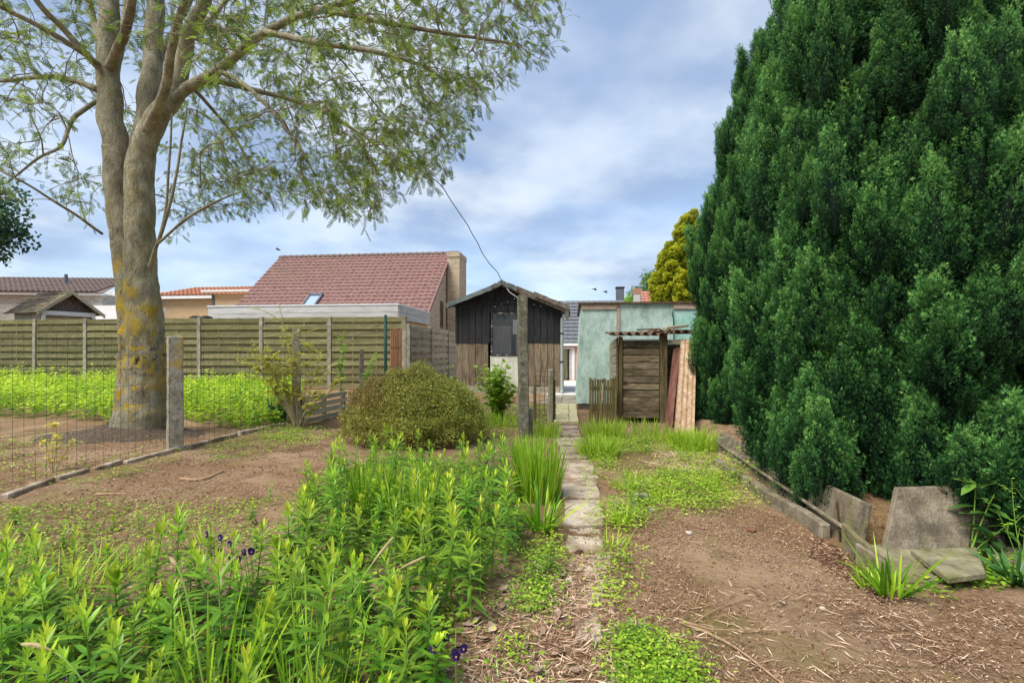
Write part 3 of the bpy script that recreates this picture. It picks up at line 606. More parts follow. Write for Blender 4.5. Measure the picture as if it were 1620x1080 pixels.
mb.add([(x, .09+.015*math.sin(i*1.9), z) for z in (wz0+.02, zc-.25) for i, x in enumerate(cx)], [(i, i+1, i+9, i+8) for i in range(7)]).build('curtain', M('tan_curtain', [lin(176, 146, 112), lin(196, 168, 134)], ns=3, bump=0), w)
MB().box(wx0+.62, wx0+.78, .1, .11, zc-.24, zc+.18).build('paper', white, w)
MB().box(xl+.06, xr-.06, .5, .55, .2, zl-.1).build('dark_interior', darkm, S)  # added dark sheet; its colour stands for the shade inside the shed
MB().box(wx0-.02, wx1+.0, -.035, .0, .2, wz0-.025, .004).build('panel', white_p, S)
MB().box(wx0+.26, wx0+.285, -.042, -.036, .55, .72).build('latch', darkm, S)
# roof sheets
def rsheet(x0, x1, y0, y1, m, dz=0, th=.03, nm='roof_sheet'):
    nseg = 5; vs = []
    X = [x0+(x1-x0)*k/nseg for k in range(nseg+1)]
    def zr_(x):
        xx = min(max(x, xl-.4), xr+.4); return (zl+(za-zl)*(xx-xl)/(ap-xl) if xx < ap else zr+(za-zr)*(xr-xx)/(xr-ap))+.03+dz
    mb = MB(); d = .10
    for k in range(nseg):
        a, b_ = X[k], X[k+1]; w1, w2 = [random.uniform(-.012, .012) for _ in range(2)]
        mb.prism([(a, y0, zr_(a)+w1), (b_, y0, zr_(b_)+w2), (b_, y1, zr_(b_)), (a, y1, zr_(a))], (0, 0, th))
        mb.prism([(a, y0-.006, zr_(a)-d+w2), (b_, y0-.006, zr_(b_)-d+w1), (b_, y0-.006, zr_(b_)+th+w2), (a, y0-.006, zr_(a)+th+w1)], (0, .005, 0))
    return mb.build(nm, m, S)
rsheet(xl-.22, ap-.28, -.32, dep+.1, felt); rsheet(ap-.3, ap-.02, -.3, dep+.1, redboard if False else feltb, .012); rsheet(ap-.12, ap, -.34, dep, felt, .03)
rsheet(ap, ap+.42, -.36, dep+.1, felt, .014); rsheet(ap+.40, xr+.2, -.3, dep+.1, feltb, .03); rsheet(ap+.9, xr+.26, -.36, dep, feltb, .055)
MB().prism([(xl-.18, -.29, zl-.16), (ap, -.29, za-.09), (ap, -.29, za+.02), (xl-.18, -.29, zl-.05)], (0, .025, 0)).build('bargeboard', black_wood, S)
MB().prism([(ap+.002, -.29, za-.09), (xr+.16, -.29, zr-.17), (xr+.16, -.29, zr-.05), (ap+.002, -.29, za+.02)], (0, .025, 0)).build('bargeboard', brown_wood, S)
MB().tube([(xr+.17, -.3, zr-.1), (xr+.17, dep, zr-.14)], .05, 8).build('gutter', pvc, S)
MB().tube([(xr+.17, -.2, zr-.13), (xr+.13, -.15, zr-.25), (xr+.04, -.1, zr-.33), (xr+.04, -.1, .12), (xr+.03, -.14, .03)], .045, 8).build('downpipe', pvc, S)
for z in (.9, 1.7): MB().box(xr-.02, xr+.09, -.152, -.048, z, z+.03).build('pipe_clip', darkm, S)

# ------------------------------------------------------------ mint outbuilding
O = gnd(920, 648)
B = thing('mint_outbuilding', 'flaking mint green rendered outbuilding with pinkish top trim', 'outbuilding', O, -A)
x0, x1, x2, x3, x4 = [lx(p, O) for p in (913, 975.5, 981, 1065, 1135)]; zt = lz(481, O, 0); zb = .13; dep = 3.4; lean = .07
def wpanel(a, b_, m, nm, y=0, top=None, a2=None, th=.05):
    top = top or zt; a2 = a if a2 is None else a2
    return MB().prism([(a, y, zb), (b_, y, zb), (b_, y+.0, top), (a2, y, top)], (0, th, 0)).build(nm, m, B)
wpanel(x0-.02, x1-.002, mint, 'wall_panel', a2=x0+.085); wpanel(x1, x2, trim_m, 'cover_strip', -.012, th=.06); wpanel(x2+.002, x3-.002, mint, 'wall_panel', .004); wpanel(x3+.002, x4, M('light_teal_render', [lin(130, 180, 164), lin(168, 212, 198), lin(190, 224, 212)], ns=4, bump=.2, layers=[(lin(92, 140, 124), 22, .58, .7, (1, 1, .8), .5)]), 'wall_panel', .0)
MB().prism([(x0-.015, .052, zb), (x0-.015, dep, zb), (x0+.085, dep, zt-.02), (x0+.085, .052, zt-.02)], (.05, 0, 0)).build('side_wall', M('pale_mint_render', [lin(170, 206, 186), lin(200, 226, 208)], ns=4, bump=.2), B)
MB().box(x1-.0, x4, dep, dep+.05, 0, zt-.05).build('back_wall', mint, B)
MB().box(x0+.05, x4, .02, dep, -.2, zb-.003).build('plinth', feltb, B)
MB().box(x0+.09, x1+.0, -.03, -.013, zt-.11, zt-.012, .003).build('trim_board', trim_m, B); MB().box(x3, x4, -.03, -.013, zt-.12, zt-.005, .003).build('trim_board', trim_m, B)
MB().box(x0+.03, x4, -.06, dep+.05, zt+.0, zt+.03, .004).build('roof_edge', corr_m, B)
mb = MB(); mb.tube([(x3+.0, -.03, zt-.16), (x3-.03, -.035, zt-.22), (x3+.0, -.035, zt-.3), (x3+.005, -.03, .8)], .011, 6).build('cable', green_metal, B)

# ------------------------------------------------------------ plank coop with corrugated roof
O = gnd(1010, 668)
K_ = thing('plank_coop', 'small grey plank coop with corrugated roof and low door', 'coop', O, -A)
xa, xb, xc, xd = lx(979, O), lx(985.5, O), lx(1043, O), lx(1055, O); zt = lz(534, O, 0); xe = lx(1100, O)
MB().box(xa, xb-.004, -.03, .04, -.1, zt+.02, .006).build('post', wood_post, K_, bevel=.006); MB().box(xc+.004, xd, -.03, .06, -.1, zt+.05, .008).build('post', wood_post, K_, bevel=.006)
mb = MB(); MB().box(xa-.04, xa-.006, -.02, .05, -.1, zt+.0, .006).build('post', wood_post, K_)
MB().box(xb, xc, .035, .05, .02, zt-.03).build('dark_gap_sheet', darkm, K_)  # dark sheet added behind the boards, painting the shade in their gaps
dr = MB().box(xb+.06, xb+.14, .012, .03, .1, zt-.06).box(xc-.14, xc-.06, .012, .03, .1, zt-.06).build('door', wood_post, K_)
nb = 11; hb = (zt-.06-.07)/nb
for k in range(nb):
    z = .07+k*hb; MB().box(xb+.004, xc-.004, -.014+random.uniform(-.003, .003), .011, z+.004+random.uniform(0, .006), z+hb-.006, .003).build('board', wood_coop, dr, bevel=.004)
MB().box(xb, xc, -.034, -.016, zt-.055, zt-.03).build('lintel', fascia_m, K_)
MB().box(xb-.02, xb+.06, -.03, -.016, .66, .70).build('latch', iron, dr)
for k in range(6):                                      # gapped side boards, sagging towards the back
    z = .55+k*.15
    MB().prism([(xa-.03, .06, z), (xa-.03, 1.75, z-.02*k+.03), (xa-.03, 1.75, z-.02*k+.155), (xa-.03, .06, z+.135)], (.018, 0, 0)).build('board', wood_pale, K_)
MB().box(xa+.0, xe, 1.2, 1.24, 0, zt-.1).build('back_wall', wood_coop, K_)
MB().box(xd+.01, xe-.02, -.02, .03, zt-.11, zt-.03, .008).build('beam', wood_pale, K_)
MB().box(xe-.06, xe, .0, .06, -.1, zt-.112).build('post', wood_post, K_)
def corr(x0, x1, y0, y1, z0, z1, pitch, amp, nm, m, parent, th=.008, sag=0):
    n = int((x1-x0)/pitch*6); mb = MB(); vs = []; ny = 4
    for jj in range(ny):
        t = jj/(ny-1)
        for k in range(n+1):
            x = x0+(x1-x0)*k/n; z = z0+(z1-z0)*t+amp*math.sin(2*math.pi*(x-x0)/pitch)+sag*math.sin(3*x+jj)+random.uniform(-.002, .002)
            vs.append((x, y0+(y1-y0)*t+(random.uniform(-.012, .012) if jj == 0 else 0), z))
    nn_ = len(vs); vs += [(x, y, z-th) for x, y, z in vs]; w = n+1
    fs = []
    for jj in range(ny-1):
        for k in range(n):
            a = jj*w+k; fs += [(a, a+1, a+w+1, a+w), (nn_+a, nn_+a+w, nn_+a+w+1, nn_+a+1)]
    for k in range(n): fs.append((k, nn_+k, nn_+k+1, k+1))
    return mb.add(vs, fs).build(nm, m, parent, True)
corr(xa-.15, xd+.03, -.16, 1.4, zt+.065, zt+.13, .135, .034, 'roof_sheet', corr_m, K_); corr(xd-.14, xe+.03, -.1, 1.4, zt+.095, zt+.16, .135, .034, 'roof_sheet', corr_m, K_, sag=.01)
# things lying on the coop roof
def plank_on(nm, lab, cat, p0, p1, w, h, m):
    p0, p1 = Vector(p0), Vector(p1); d = (p1-p0).normalized(); s = d.cross(Vector((0, 0, 1))).normalized()*w/2
    o = MB().prism([p0-s, p1-s, p1+s, p0+s], (0, 0, h)).build(nm, m, None, bevel=.005); tag(o, lab, cat); return o
def kw(x, y, z): return O+U*x+VV*y+Vector((0, 0, z))
plank_on('timber', 'pale round edged timber lying on the coop roof', 'timber', kw(xd-.02, .1, zt+.13), kw(xd+.4, .35, zt+.19), .1, .05, wood_pale)
plank_on('board', 'dark weathered board lying flat on the corrugated coop roof', 'board', kw(xd-.45, .35, zt+.14), kw(xd-.05, .3, zt+.15), .12, .02, corr_m)
plank_on('board', 'thin broken board hanging over the right end of the coop roof', 'board', kw(xd+.1, -.07, zt+.115), kw(xe+.02, .0, zt+.11), .12, .018, wood_coop)
# red-brown board and rusty sheet leaning on the coop
o = MB().prism([at(1066, 552, O.y-.05), at(1077, 545, O.y-.05), at(1072, 640, O.y-.25), at(1062, 690, O.y-.62), at(1051, 684, O.y-.6), at(1058, 620, O.y-.25)], (.0, .03, 0)).build('leaning_board', redboard, None); tag(o, 'red brown board leaning in the gap beside the coop door', 'board')
pa, pb, pc, pd = at(1077, 538, 8.3), at(1102, 536, 8.3), at(1098, 692, 7.0), at(1066, 690, 7.05)
vs = []; n = 24; pitches = 4
for t in np.linspace(0, 1, 5):
    l, r = pa.lerp(pd, t), pb.lerp(pc, t)
    for k in range(n+1): p = l.lerp(r, k/n); vs.append(p+Vector((0, -.005*math.cos(2*math.pi*pitches*k/n)+.006*math.sin(k*.9), 0)))
mb = MB(); m0 = len(vs); vs += [v+Vector((0, .006, 0)) for v in vs]
fs = [(j*(n+1)+k, j*(n+1)+k+1, (j+1)*(n+1)+k+1, (j+1)*(n+1)+k) for j in range(4) for k in range(n)]; fs += [tuple(m0+i for i in f[::-1]) for f in fs]
o = mb.add(vs, fs).build('rusty_sheet', rust, None, True); tag(o, 'rust streaked pale metal sheet leaning against the coop', 'metal sheet')
# picket screen left of the coop
O2 = gnd(955, 670)
pk = thing('picket_screen', 'low mossy picket fence panel left of the coop door', 'fence', O2, -A)
a, b_ = lx(932, O2), lx(976, O2); n = 11
for k in range(n):
    x = a+(b_-a)*(k+.5)/n; h = lz(598, O2, 0)+random.uniform(-.03, .02)+(.05 if k == n-1 else 0)
    MB().box(x-.017, x+.017, -.01+random.uniform(-.008, .008), .012, -.05, h, .004).build('picket', picket_m, pk)
for z in (.2, .55): MB().box(a, b_, .014, .04, z, z+.06).build('rail', picket_m, pk)
MB().box(a+.21, a+.235, -.03, -.016, .38, .68, .004).build('slat', wood_pale, pk)

# ------------------------------------------------------------ posts
def sqpost(nm, lab, px, py0, py1, w, m, lean=0, rz=0, cat='post', base=None):
    g = gnd(px, py0) if base is None else base; g.z = float(gz(g.x, g.y)); h = CAM_H-(py1-556)/F*g.y-g.z
    mb = MB(); s = w/2; n = 10; vs = []; fs = []
    for k in range(n+1):
        z = -.25+(h+.25)*k/n; q_ = s*(1-.04*k/n)
        for (sx, sy) in ((-1, -1), (1, -1), (1, 1), (-1, 1)): vs.append((sx*q_+random.uniform(-.004, .004)+lean*z, sy*q_+random.uniform(-.004, .004), z))
    fs = [(4*k+i, 4*k+(i+1) % 4, 4*k+4+(i+1) % 4, 4*k+4+i) for k in range(n) for i in range(4)]+[(0, 3, 2, 1), (4*n, 4*n+1, 4*n+2, 4*n+3)]
    o = mb.add(vs, fs).build(nm, m, None, bevel=.012); o.location = g; o.rotation_euler = (0, 0, rz); tag(o, lab, cat); return o
sqpost('concrete_post', 'tall speckled grey concrete post standing before the black shed', 829, 692, 467, .135, post_conc, -.012, R(8))
sqpost('concrete_post', 'stout concrete post with orange lichen beside the big tree trunk', 277, 713, 532, .165, post_lich, 0, R(38))
sqpost('concrete_post', 'lichen stained post tangled in the thorny shrub', 469, 674, 520, .13, post_lich, .0, R(20))
sqpost('concrete_post', 'thin low concrete post behind the round shrub', 572, 640, 552, .09, concrete, 0, R(10))
sqpost('concrete_post', 'short grey concrete stub right behind the tall speckled post', 839, 690, 646, .07, concrete, 0, R(4))
sqpost('timber_post', 'splintered pale topped timber post beside the paved path', 870, 668, 584, .085, wood_pale, .02, R(12))
sqpost('timber_post', 'dark thin timber post left of the splintered post', 846, 668, 592, .05, wood_post, .0, R(5))
sqpost('timber_post', 'greenish timber stake close beside the splintered post', 876, 667, 600, .06, picket_m, .0, R(5))
# wire netting of the old enclosure between the posts behind the splintered timber
en = thing('netting_panel', 'rusty wire netting slung between the small timber posts', 'netting', gnd(846, 664), -A)
w = 30/800*en.location.y
for k in range(10): MB().tube([(0, .02, .1+k*.085), (w*.5, .03, .085+k*.085), (w, .02, .1+k*.083)], .004, 4).build('wire', brown_twig, en)
for k in range(5): MB().tube([(w*k/4, .025, .05), (w*k/4+.01, .025, .92)], .004, 4).build('wire', brown_twig, en)
# low slatted barrier between the lichen post and the round shrub
pl, pr = gnd(478, 674), gnd(548, 656); sb = thing('slat_barrier', 'low grey slatted barrier between lichen post and round shrub', 'barrier', pl, math.atan2(pr.y-pl.y, pr.x-pl.x)); ln_ = (pr-pl).length
for k in range(4): MB().box(0, ln_, -.012, .012, .03+k*.115, .11+k*.115, .008).build('slat', wood_pale, sb)
for x in (.05, ln_*.5, ln_-.05): MB().box(x-.03, x+.03, .014, .06, -.1, .46).build('stake', wood_post, sb)

# ------------------------------------------------------------ kerb and wire fence on the left
kp = [(-120, 832), (0, 792), (84, 762), (142, 746), (196, 733), (283, 714), (330, 702), (376, 690), (455, 672)]
kb = thing('kerb_edging', 'row of old concrete edging pieces under the wire fence', 'kerb')
for (a, b_) in zip(kp[:-1], kp[1:]):
    p, q_ = gnd(*a), gnd(*b_); d = (q_-p).normalized(); p = p+d*random.uniform(.01, .06); q_ = q_-d*random.uniform(.01, .05); s = Vector((d.y, -d.x, 0))*.032
    za, zb2 = float(gz(p.x, p.y))+.045+random.uniform(-.016, .016), float(gz(q_.x, q_.y))+.045+random.uniform(-.012, .012)
    poly = [p-s+Vector((0, 0, za)), q_-s+Vector((0, 0, zb2)), q_+s+Vector((0, 0, zb2)), p+s+Vector((0, 0, za))]
    MB().prism([v for v in poly][::-1], (0, 0, -.2)).build('edging_piece', slabm, kb, bevel=.008)
wf = thing('wire_fence', 'thin dark welded wire fence between tree post and left edge', 'wire fence')
def wires(parent, p, q_, h, nv, hz, z0=.06, rad=.0017):
    p, q_ = Vector(p), Vector(q_)
    for k in range(nv+1):
        b_ = p.lerp(q_, k/nv); off = Vector((random.uniform(-.008, .008), random.uniform(-.008, .008), 0)); zb_ = float(gz(b_.x, b_.y))
        MB().tube([b_+Vector((0, 0, zb_+z0-.08)), b_+off+Vector((0, 0, h*.5)), b_+off*.5+Vector((0, 0, h))], rad, 4).build('vertical_wire', wire_m, parent)
    for z in hz:
        MB().tube([p.lerp(q_, t)+Vector((random.uniform(-.006, .006), 0, z+.02*math.sin(t*7+z*9))) for t in np.linspace(0, 1, 9)], rad*.9, 4).build('horizontal_wire', wire_m, parent)
pw = gnd(274, 716)+Vector((-.04, 0, 0)); pe = Vector((pw.x-.53, pw.y-4.3, 0)); wires(wf, pe, pw, 1.36, 46, [.1, .28, .46, .64, .82, 1.0, 1.18, 1.34])
wf2 = thing('wire_fence', 'fine wire mesh between lichen posts behind the kerb', 'wire fence')
wires(wf2, gnd(284, 712), gnd(468, 676), 1.2, 24, [.1, .25, .4, .55, .7, .85, 1.0, 1.18], rad=.0018)

# ------------------------------------------------------------ concrete edging and slabs under the conifers
def long_slab(nm, lab, cat, p, q_, z0, z1, th, m, lean=0, zz0=None):
    p, q_ = Vector(p), Vector(q_); d = (q_-p).normalized(); s = Vector((d.y, -d.x, 0)); n = 9; vs = []
    zz0 = zz0 or (z1, z1)
    for k in range(n+1):
        c = p.lerp(q_, k/n); zt_ = zz0[0]+(zz0[1]-zz0[0])*k/n+random.uniform(-.008, .008)
        vs += [c+Vector((0, 0, z0)), c+s*th+Vector((0, 0, z0)), c+s*(th+lean)+Vector((0, 0, zt_)), c+s*lean+Vector((0, 0, zt_))]
    fs = [(4*k+i_, 4*k+(i_+1) % 4, 4*k+4+(i_+1) % 4, 4*k+4+i_) for k in range(n) for i_ in range(4)]+[(3, 2, 1, 0), (4*n, 4*n+1, 4*n+2, 4*n+3)]
    o = MB().add(vs, fs).build(nm, m, None, bevel=.008); tag(o, lab, cat); return o
long_slab('edging_slab', 'long low concrete kerb in front of the conifers', 'kerb', gnd(1300, 850), gnd(1128, 738), -.1, .09, .06, fibro)
long_slab('edging_slab', 'second concrete kerb lying just behind the long low kerb', 'kerb', gnd(1335, 848), gnd(1150, 728), -.1, .13, .055, fibro)
wpn, wpf = Vector((2.02, 2.98, 0)), Vector((2.46, 6.15, 0))
long_slab('wall_panel', 'long leaning fibre cement panel below the conifer foliage', 'panel', wpn, wpf, -.1, .36, .03, fibro, .07, (.30, .22))
# moulded lip along that panel
mb = MB().tube([wpn.lerp(wpf, t)+Vector((-.0, 0, .12)) for t in np.linspace(0, 1, 8)], .014, 8); tag(mb.build('rail_strip', fibro, None, True), 'rounded cement strip running along the leaning panel', 'strip')
long_slab('edging_slab', 'short upright cement slab corner beside the grass tuft', 'slab', gnd(1395, 905), gnd(1330, 868), -.1, .12, .03, fibro, zz0=(.07, .17))
long_slab('edging_slab', 'narrow tilted cement slab behind the arching grass tuft', 'slab', gnd(1425, 930), gnd(1352, 892), -.1, .1, .022, fibro, zz0=(.07, .13))
def quad_slab(nm, lab, pts, d, m):
    o = MB().prism(pts, d).build(nm, m, None, bevel=.006); tag(o, lab, 'slab'); return o
Yb = 2.95
def foot(px, Y): p = at(px, 870, Y); p.z = -.06; return p
quad_slab('leaning_slab', 'large leaning fibre cement slab with mossy streak', [foot(1392, Yb-.08), foot(1530, Yb-.06), at(1545, 768, Yb+.12), at(1420, 772, Yb+.12)], (0, .035, 0), fibro)
quad_slab('leaning_slab', 'leaning fibre cement slab behind the thistle plant', [foot(1532, Yb-.02), foot(1760, Yb-.05), at(1770, 768, Yb+.10), at(1545, 772, Yb+.11)], (0, .035, 0), fibro)
quad_slab('flat_slab', 'mossy slab lying flat with a raised near corner', [g_+Vector((0, 0, z)) for g_, z in ((gnd(1500, 940), .05), (gnd(1560, 932), .05), (gnd(1545, 888), .05), (gnd(1440, 890), .045))], (0, 0, .035), mossy_slab)
quad_slab('flat_slab', 'mossy flat slab at the foot of the leaning slab', [g_+Vector((0, 0, z)) for g_, z in ((gnd(1432, 928), .0), (gnd(1490, 926), .0), (gnd(1440, 876), .03), (gnd(1362, 876), .03))], (0, 0, .03), mossy_slab)
quad_slab('flat_slab', 'broken mossy slab beneath the strap leaved plant', [g_+Vector((0, 0, z)) for g_, z in ((gnd(1575, 905), .02), (gnd(1680, 915), .02), (gnd(1640, 876), .04), (gnd(1560, 880), .03))], (0, 0, .03), mossy_slab)
o = MB().box(-.045, .045, -.03, .03, -.1, .2, .006).build('concrete_stub', concrete, None, bevel=.006); o.location = gnd(1143, 718); tag(o, 'square concrete stub at the far end of the kerbs', 'post')
for i_, (px, py0, py1, dx, lab) in enumerate(((1332, 858, 795, -.03, 'thin rusty iron stake in front of the leaning panel'), (1409, 872, 823, .02, 'rusty iron stake against the large leaning slab'), (1562, 880, 828, .02, 'rusty iron stake beside the thistle plant'))):
    g = gnd(px, py0); h = (py0-py1)/F*g.y
    tag(MB().tube([g-Vector((0, 0, .1)), g+Vector((dx, 0, h))], .008, 6).build('iron_stake', iron, None), lab, 'stake')
# ------------------------------------------------------------ conifers on the right
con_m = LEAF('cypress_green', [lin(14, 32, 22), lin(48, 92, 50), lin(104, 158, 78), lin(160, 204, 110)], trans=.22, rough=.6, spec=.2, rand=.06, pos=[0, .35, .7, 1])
gold_m = LEAF('golden_cypress', [lin(78, 92, 20), lin(138, 148, 30), lin(194, 196, 44), lin(224, 220, 80)], trans=.25, rough=.6, spec=.2, rand=.03)
hull_m = M('dark_crown_fill', [lin(16, 22, 12), lin(26, 34, 18), lin(44, 42, 24)], ns=9, bump=.6, rand=0)  # near-black fill: shade deep in the crown put into the colour
def plume_mesh(seed, m, nf=120, ns=62, rr=.21, sl=.034, sw=.0072, fr0=.042):
    """one flame-shaped plume, 1 m tall: small upright fingers of scale sprays over its surface"""
    g = np.random.default_rng(seed); pr = lambda t: np.sin(np.pi*np.clip(t, 0, 1)**.6)**.85
    tf = np.sort(((np.arange(nf)*.618+g.uniform()) % 1)*.93); pf = np.arange(nf)*2.39996+g.normal(size=nf)*.3
    rad = np.stack([np.cos(pf), np.sin(pf), np.zeros(nf)], 1); base = rad*(rr*pr(tf)*g.uniform(.62, .9, nf))[:, None]; base[:, 2] = tf*.86
    fl = g.uniform(.14, .26, nf); ax = nrm(rad*np.interp(tf, [0, .6, 1], [.5, .32, .1])[:, None]+np.array([0, 0, 1.])+g.normal(size=(nf, 3))*.14)
    idx = np.repeat(np.arange(nf), ns); n = len(idx); u_ = g.uniform(0, 1, n); ph = g.uniform(0, 6.283, n)
    S1 = nrm(np.cross(ax, np.array([.3, .2, .93]))); S2 = np.cross(ax, S1); rv = S1[idx]*np.cos(ph)[:, None]+S2[idx]*np.sin(ph)[:, None]
    fr = fr0*np.sin(np.pi*np.clip(u_*.92+.04, 0, 1)**.7)**.8*g.uniform(.5, 1.1, n)
    P = base[idx]+ax[idx]*(fl[idx]*u_)[:, None]+rv*fr[:, None]
    D = nrm(ax[idx]*.9+rv*g.uniform(.3, .9, n)[:, None]+g.normal(size=(n, 3))*.3); N_ = nrm(rv+g.normal(size=(n, 3))*.5); Sd = nrm(np.cross(D, N_)); ln = sl*g.uniform(.6, 1.25, n)
    tint = np.clip(-.06+.42*u_**1.3+.46*tf[idx]**1.2+g.normal(size=n)*.10+(g.normal(size=nf)*.08)[idx], 0, 1)  # paler tips are new growth; bases darkened to paint shade between plumes
    parts = []
    for (off, ang, lf) in ((0, 0, 1.), (.25, .7, .6), (.32, -.7, .6)):
        parts.append(strips(P+D*(ln*off)[:, None], D*math.cos(ang)+Sd*math.sin(ang), N_, ln*lf, sw*(1 if ang == 0 else .8), 0, 'rhomb', tint))
    # dark filler core: closes the plume, its inner shade put into the colour
    kk, rw = 8, 7; tt = np.linspace(.03, .9, rw); aa = np.linspace(0, 2*np.pi, kk, endpoint=False)
    V = np.concatenate([np.stack([np.cos(aa)*rr*.5*pr(t), np.sin(aa)*rr*.5*pr(t), np.full(kk, t*.95)], 1) for t in tt])+g.normal(size=(kk*rw, 3))*.012
    T = np.array([q_ for i_ in range(rw-1) for k in range(kk) for q_ in ((i_*kk+k, i_*kk+(k+1) % kk, (i_+1)*kk+(k+1) % kk), (i_*kk+k, (i_+1)*kk+(k+1) % kk, (i_+1)*kk+k))])
    parts.append((V, T, np.zeros(len(T)))); n0 = 0; Vs, Ts, Cs = [], [], []
    for V, T, C in parts: Vs.append(V); Ts.append(T+n0); Cs.append(C); n0 += len(V)
    return bpy.data.objects.new('plume', npmesh('plume', np.concatenate(Vs), np.concatenate(Ts), np.concatenate(Cs), m))
def instancer(srcs):
    ng = bpy.data.node_groups.new('plumes_on_points', 'GeometryNodeTree'); ng.interface.new_socket('Geometry', in_out='INPUT', socket_type='NodeSocketGeometry'); ng.interface.new_socket('Geometry', in_out='OUTPUT', socket_type='NodeSocketGeometry')
    N, L = nodes(ng); gi = N('NodeGroupInput'); go = N('NodeGroupOutput'); iop = N('GeometryNodeInstanceOnPoints'); jn = N('GeometryNodeJoinGeometry')
    for s in srcs:
        oi = N('GeometryNodeObjectInfo'); oi.inputs['Object'].default_value = s; ti = N('GeometryNodeGeometryToInstance'); L(oi.outputs['Geometry'], ti.inputs[0]); L(ti.outputs[0], jn.inputs[0])
    def attr(nm, t): x = N('GeometryNodeInputNamedAttribute', data_type=t); x.inputs['Name'].default_value = nm; return x.outputs['Attribute']
    L(gi.outputs[0], iop.inputs['Points']); L(jn.outputs[0], iop.inputs['Instance']); iop.inputs['Pick Instance'].default_value = True; L(attr('pick', 'INT'), iop.inputs['Instance Index'])
    e = N('FunctionNodeEulerToRotation'); L(attr('rot', 'FLOAT_VECTOR'), e.inputs[0]); L(e.outputs[0], iop.inputs['Rotation']); L(attr('scl', 'FLOAT_VECTOR'), iop.inputs['Scale']); L(iop.outputs[0], go.inputs[0]); return ng
def conifer(name, label, base, prof, n_pl, m, ng, npick, pl_len=(.55, 1.15), fat=(.55, .85), out=.13, twoside=.3, trunk_r=.14, lob=.3):
    base = Vector(base); zs_, rs_ = [p[0] for p in prof], [p[1] for p in prof]; t = thing(name, label, 'tree', base); H_ = zs_[-1]
    MB().tube([(0, 0, -.2), (.02, 0, H_*.4), (0, .03, H_*.92)], [trunk_r, trunk_r*.7, .02], 8, jit=.1).build('trunk', bark_m, t, True)
    Rf = lambda z: np.interp(z, zs_, rs_); tocam = nrm(np.array([[-base.x, -base.y]]))[0]; ph0 = rng.uniform(0, 6.28)
    def lobes(th, z): return 1.04-lob+lob*np.sqrt(np.abs(np.cos(th*3.5+.55*np.sin(z*.9+th)+ph0)))+.05*np.sin(th*9+z*2.3)+.04*np.sin(z*3.1+th*2)
    k_ = np.arange(n_pl*6); z = zs_[0]+(H_*.985-zs_[0])*((k_*.7548776662+rng.uniform()) % 1); th = 2*np.pi*((k_*.5698402909+rng.uniform()) % 1)
    fac = np.cos(th)*tocam[0]+np.sin(th)*tocam[1]; keep = ((k_*.3819660113) % 1 < (Rf(z)/max(rs_)*.85+.15)*np.where(fac > -.4, 1, twoside)); z, th = z[keep][:n_pl], th[keep][:n_pl]; n = len(z)
    th = th+rng.normal(size=n)*.07; z = z+rng.normal(size=n)*.07
    L = rng.uniform(*pl_len, n)*np.interp(z/H_, [0, .7, 1], [1, .85, .6]); rad = np.stack([np.cos(th), np.sin(th), np.zeros(n)], 1); fw = L*rng.uniform(*fat, n)
    ax = nrm(rad*out*rng.uniform(.4, 1.5, n)[:, None]+np.array([0, 0, 1.])+rng.normal(size=(n, 3))*.10)
    Rt = np.maximum(Rf(np.clip(z, zs_[0], H_))*lobes(th, z)-.20*fw*.9+np.clip(rng.normal(size=n)*.06, -.14, .12), .02); P0 = rad*np.maximum(Rt-out*L*.4, .02)[:, None]; P0[:, 2] = np.maximum(z-L*.45, zs_[0]-.02)
    rot = np.array([(Matrix.Rotation(a_, 3, 'Z').to_quaternion() if False else (Vector(v).to_track_quat('Z', 'Y') @ Matrix.Rotation(a_, 3, 'Z').to_quaternion())).to_euler() for v, a_ in zip(ax, rng.uniform(0, 6.28, n))])
    me = bpy.data.meshes.new('crown'); me.vertices.add(n); me.vertices.foreach_set('co', P0.astype(np.float32).ravel())
    for nm, tp_, v in (('rot', 'FLOAT_VECTOR', rot), ('scl', 'FLOAT_VECTOR', np.stack([fw, fw, L], 1))):
        at_ = me.attributes.new(nm, tp_, 'POINT'); at_.data.foreach_set('vector', v.astype(np.float32).ravel())
    at_ = me.attributes.new('pick', 'INT', 'POINT'); at_.data.foreach_set('value', rng.integers(0, npick, n).astype(np.int32))
    me.materials.append(m); o = link(bpy.data.objects.new('crown', me), t); o['kind'] = 'stuff'; md = o.modifiers.new('plumes', 'NODES'); md.node_group = ng
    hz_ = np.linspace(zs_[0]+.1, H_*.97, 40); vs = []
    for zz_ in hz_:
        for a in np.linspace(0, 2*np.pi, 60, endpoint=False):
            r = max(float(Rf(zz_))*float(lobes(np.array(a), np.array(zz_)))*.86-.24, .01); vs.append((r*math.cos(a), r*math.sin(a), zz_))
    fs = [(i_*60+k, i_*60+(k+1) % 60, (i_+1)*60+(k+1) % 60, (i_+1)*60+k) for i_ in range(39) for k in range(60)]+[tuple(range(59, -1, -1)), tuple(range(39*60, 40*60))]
    MB().add(vs, fs).build('inner_hull', hull_m, t, True); return t  # closed dark shell that stops see-through gaps, no modelled branches
green_ng = instancer([plume_mesh(s, con_m) for s in (11, 12, 13, 14)])
gold_ng = instancer([plume_mesh(s, gold_m, 44, 26, .28, .09, .03, .06) for s in (21, 22, 23)])
conifer('conifer_tree', 'huge dense dark green conifer overhanging the leaning cement slabs', (3.33, 4.12, 0), [(-.05, 1.16), (.15, 1.2), (.6, 1.18), (1.75, 1.2), (2.6, 1.17), (3.35, 1.08), (4.2, .98), (5.2, .84), (6.4, .6), (7.4, .3), (8.0, .08)], 800, con_m, green_ng, 4)
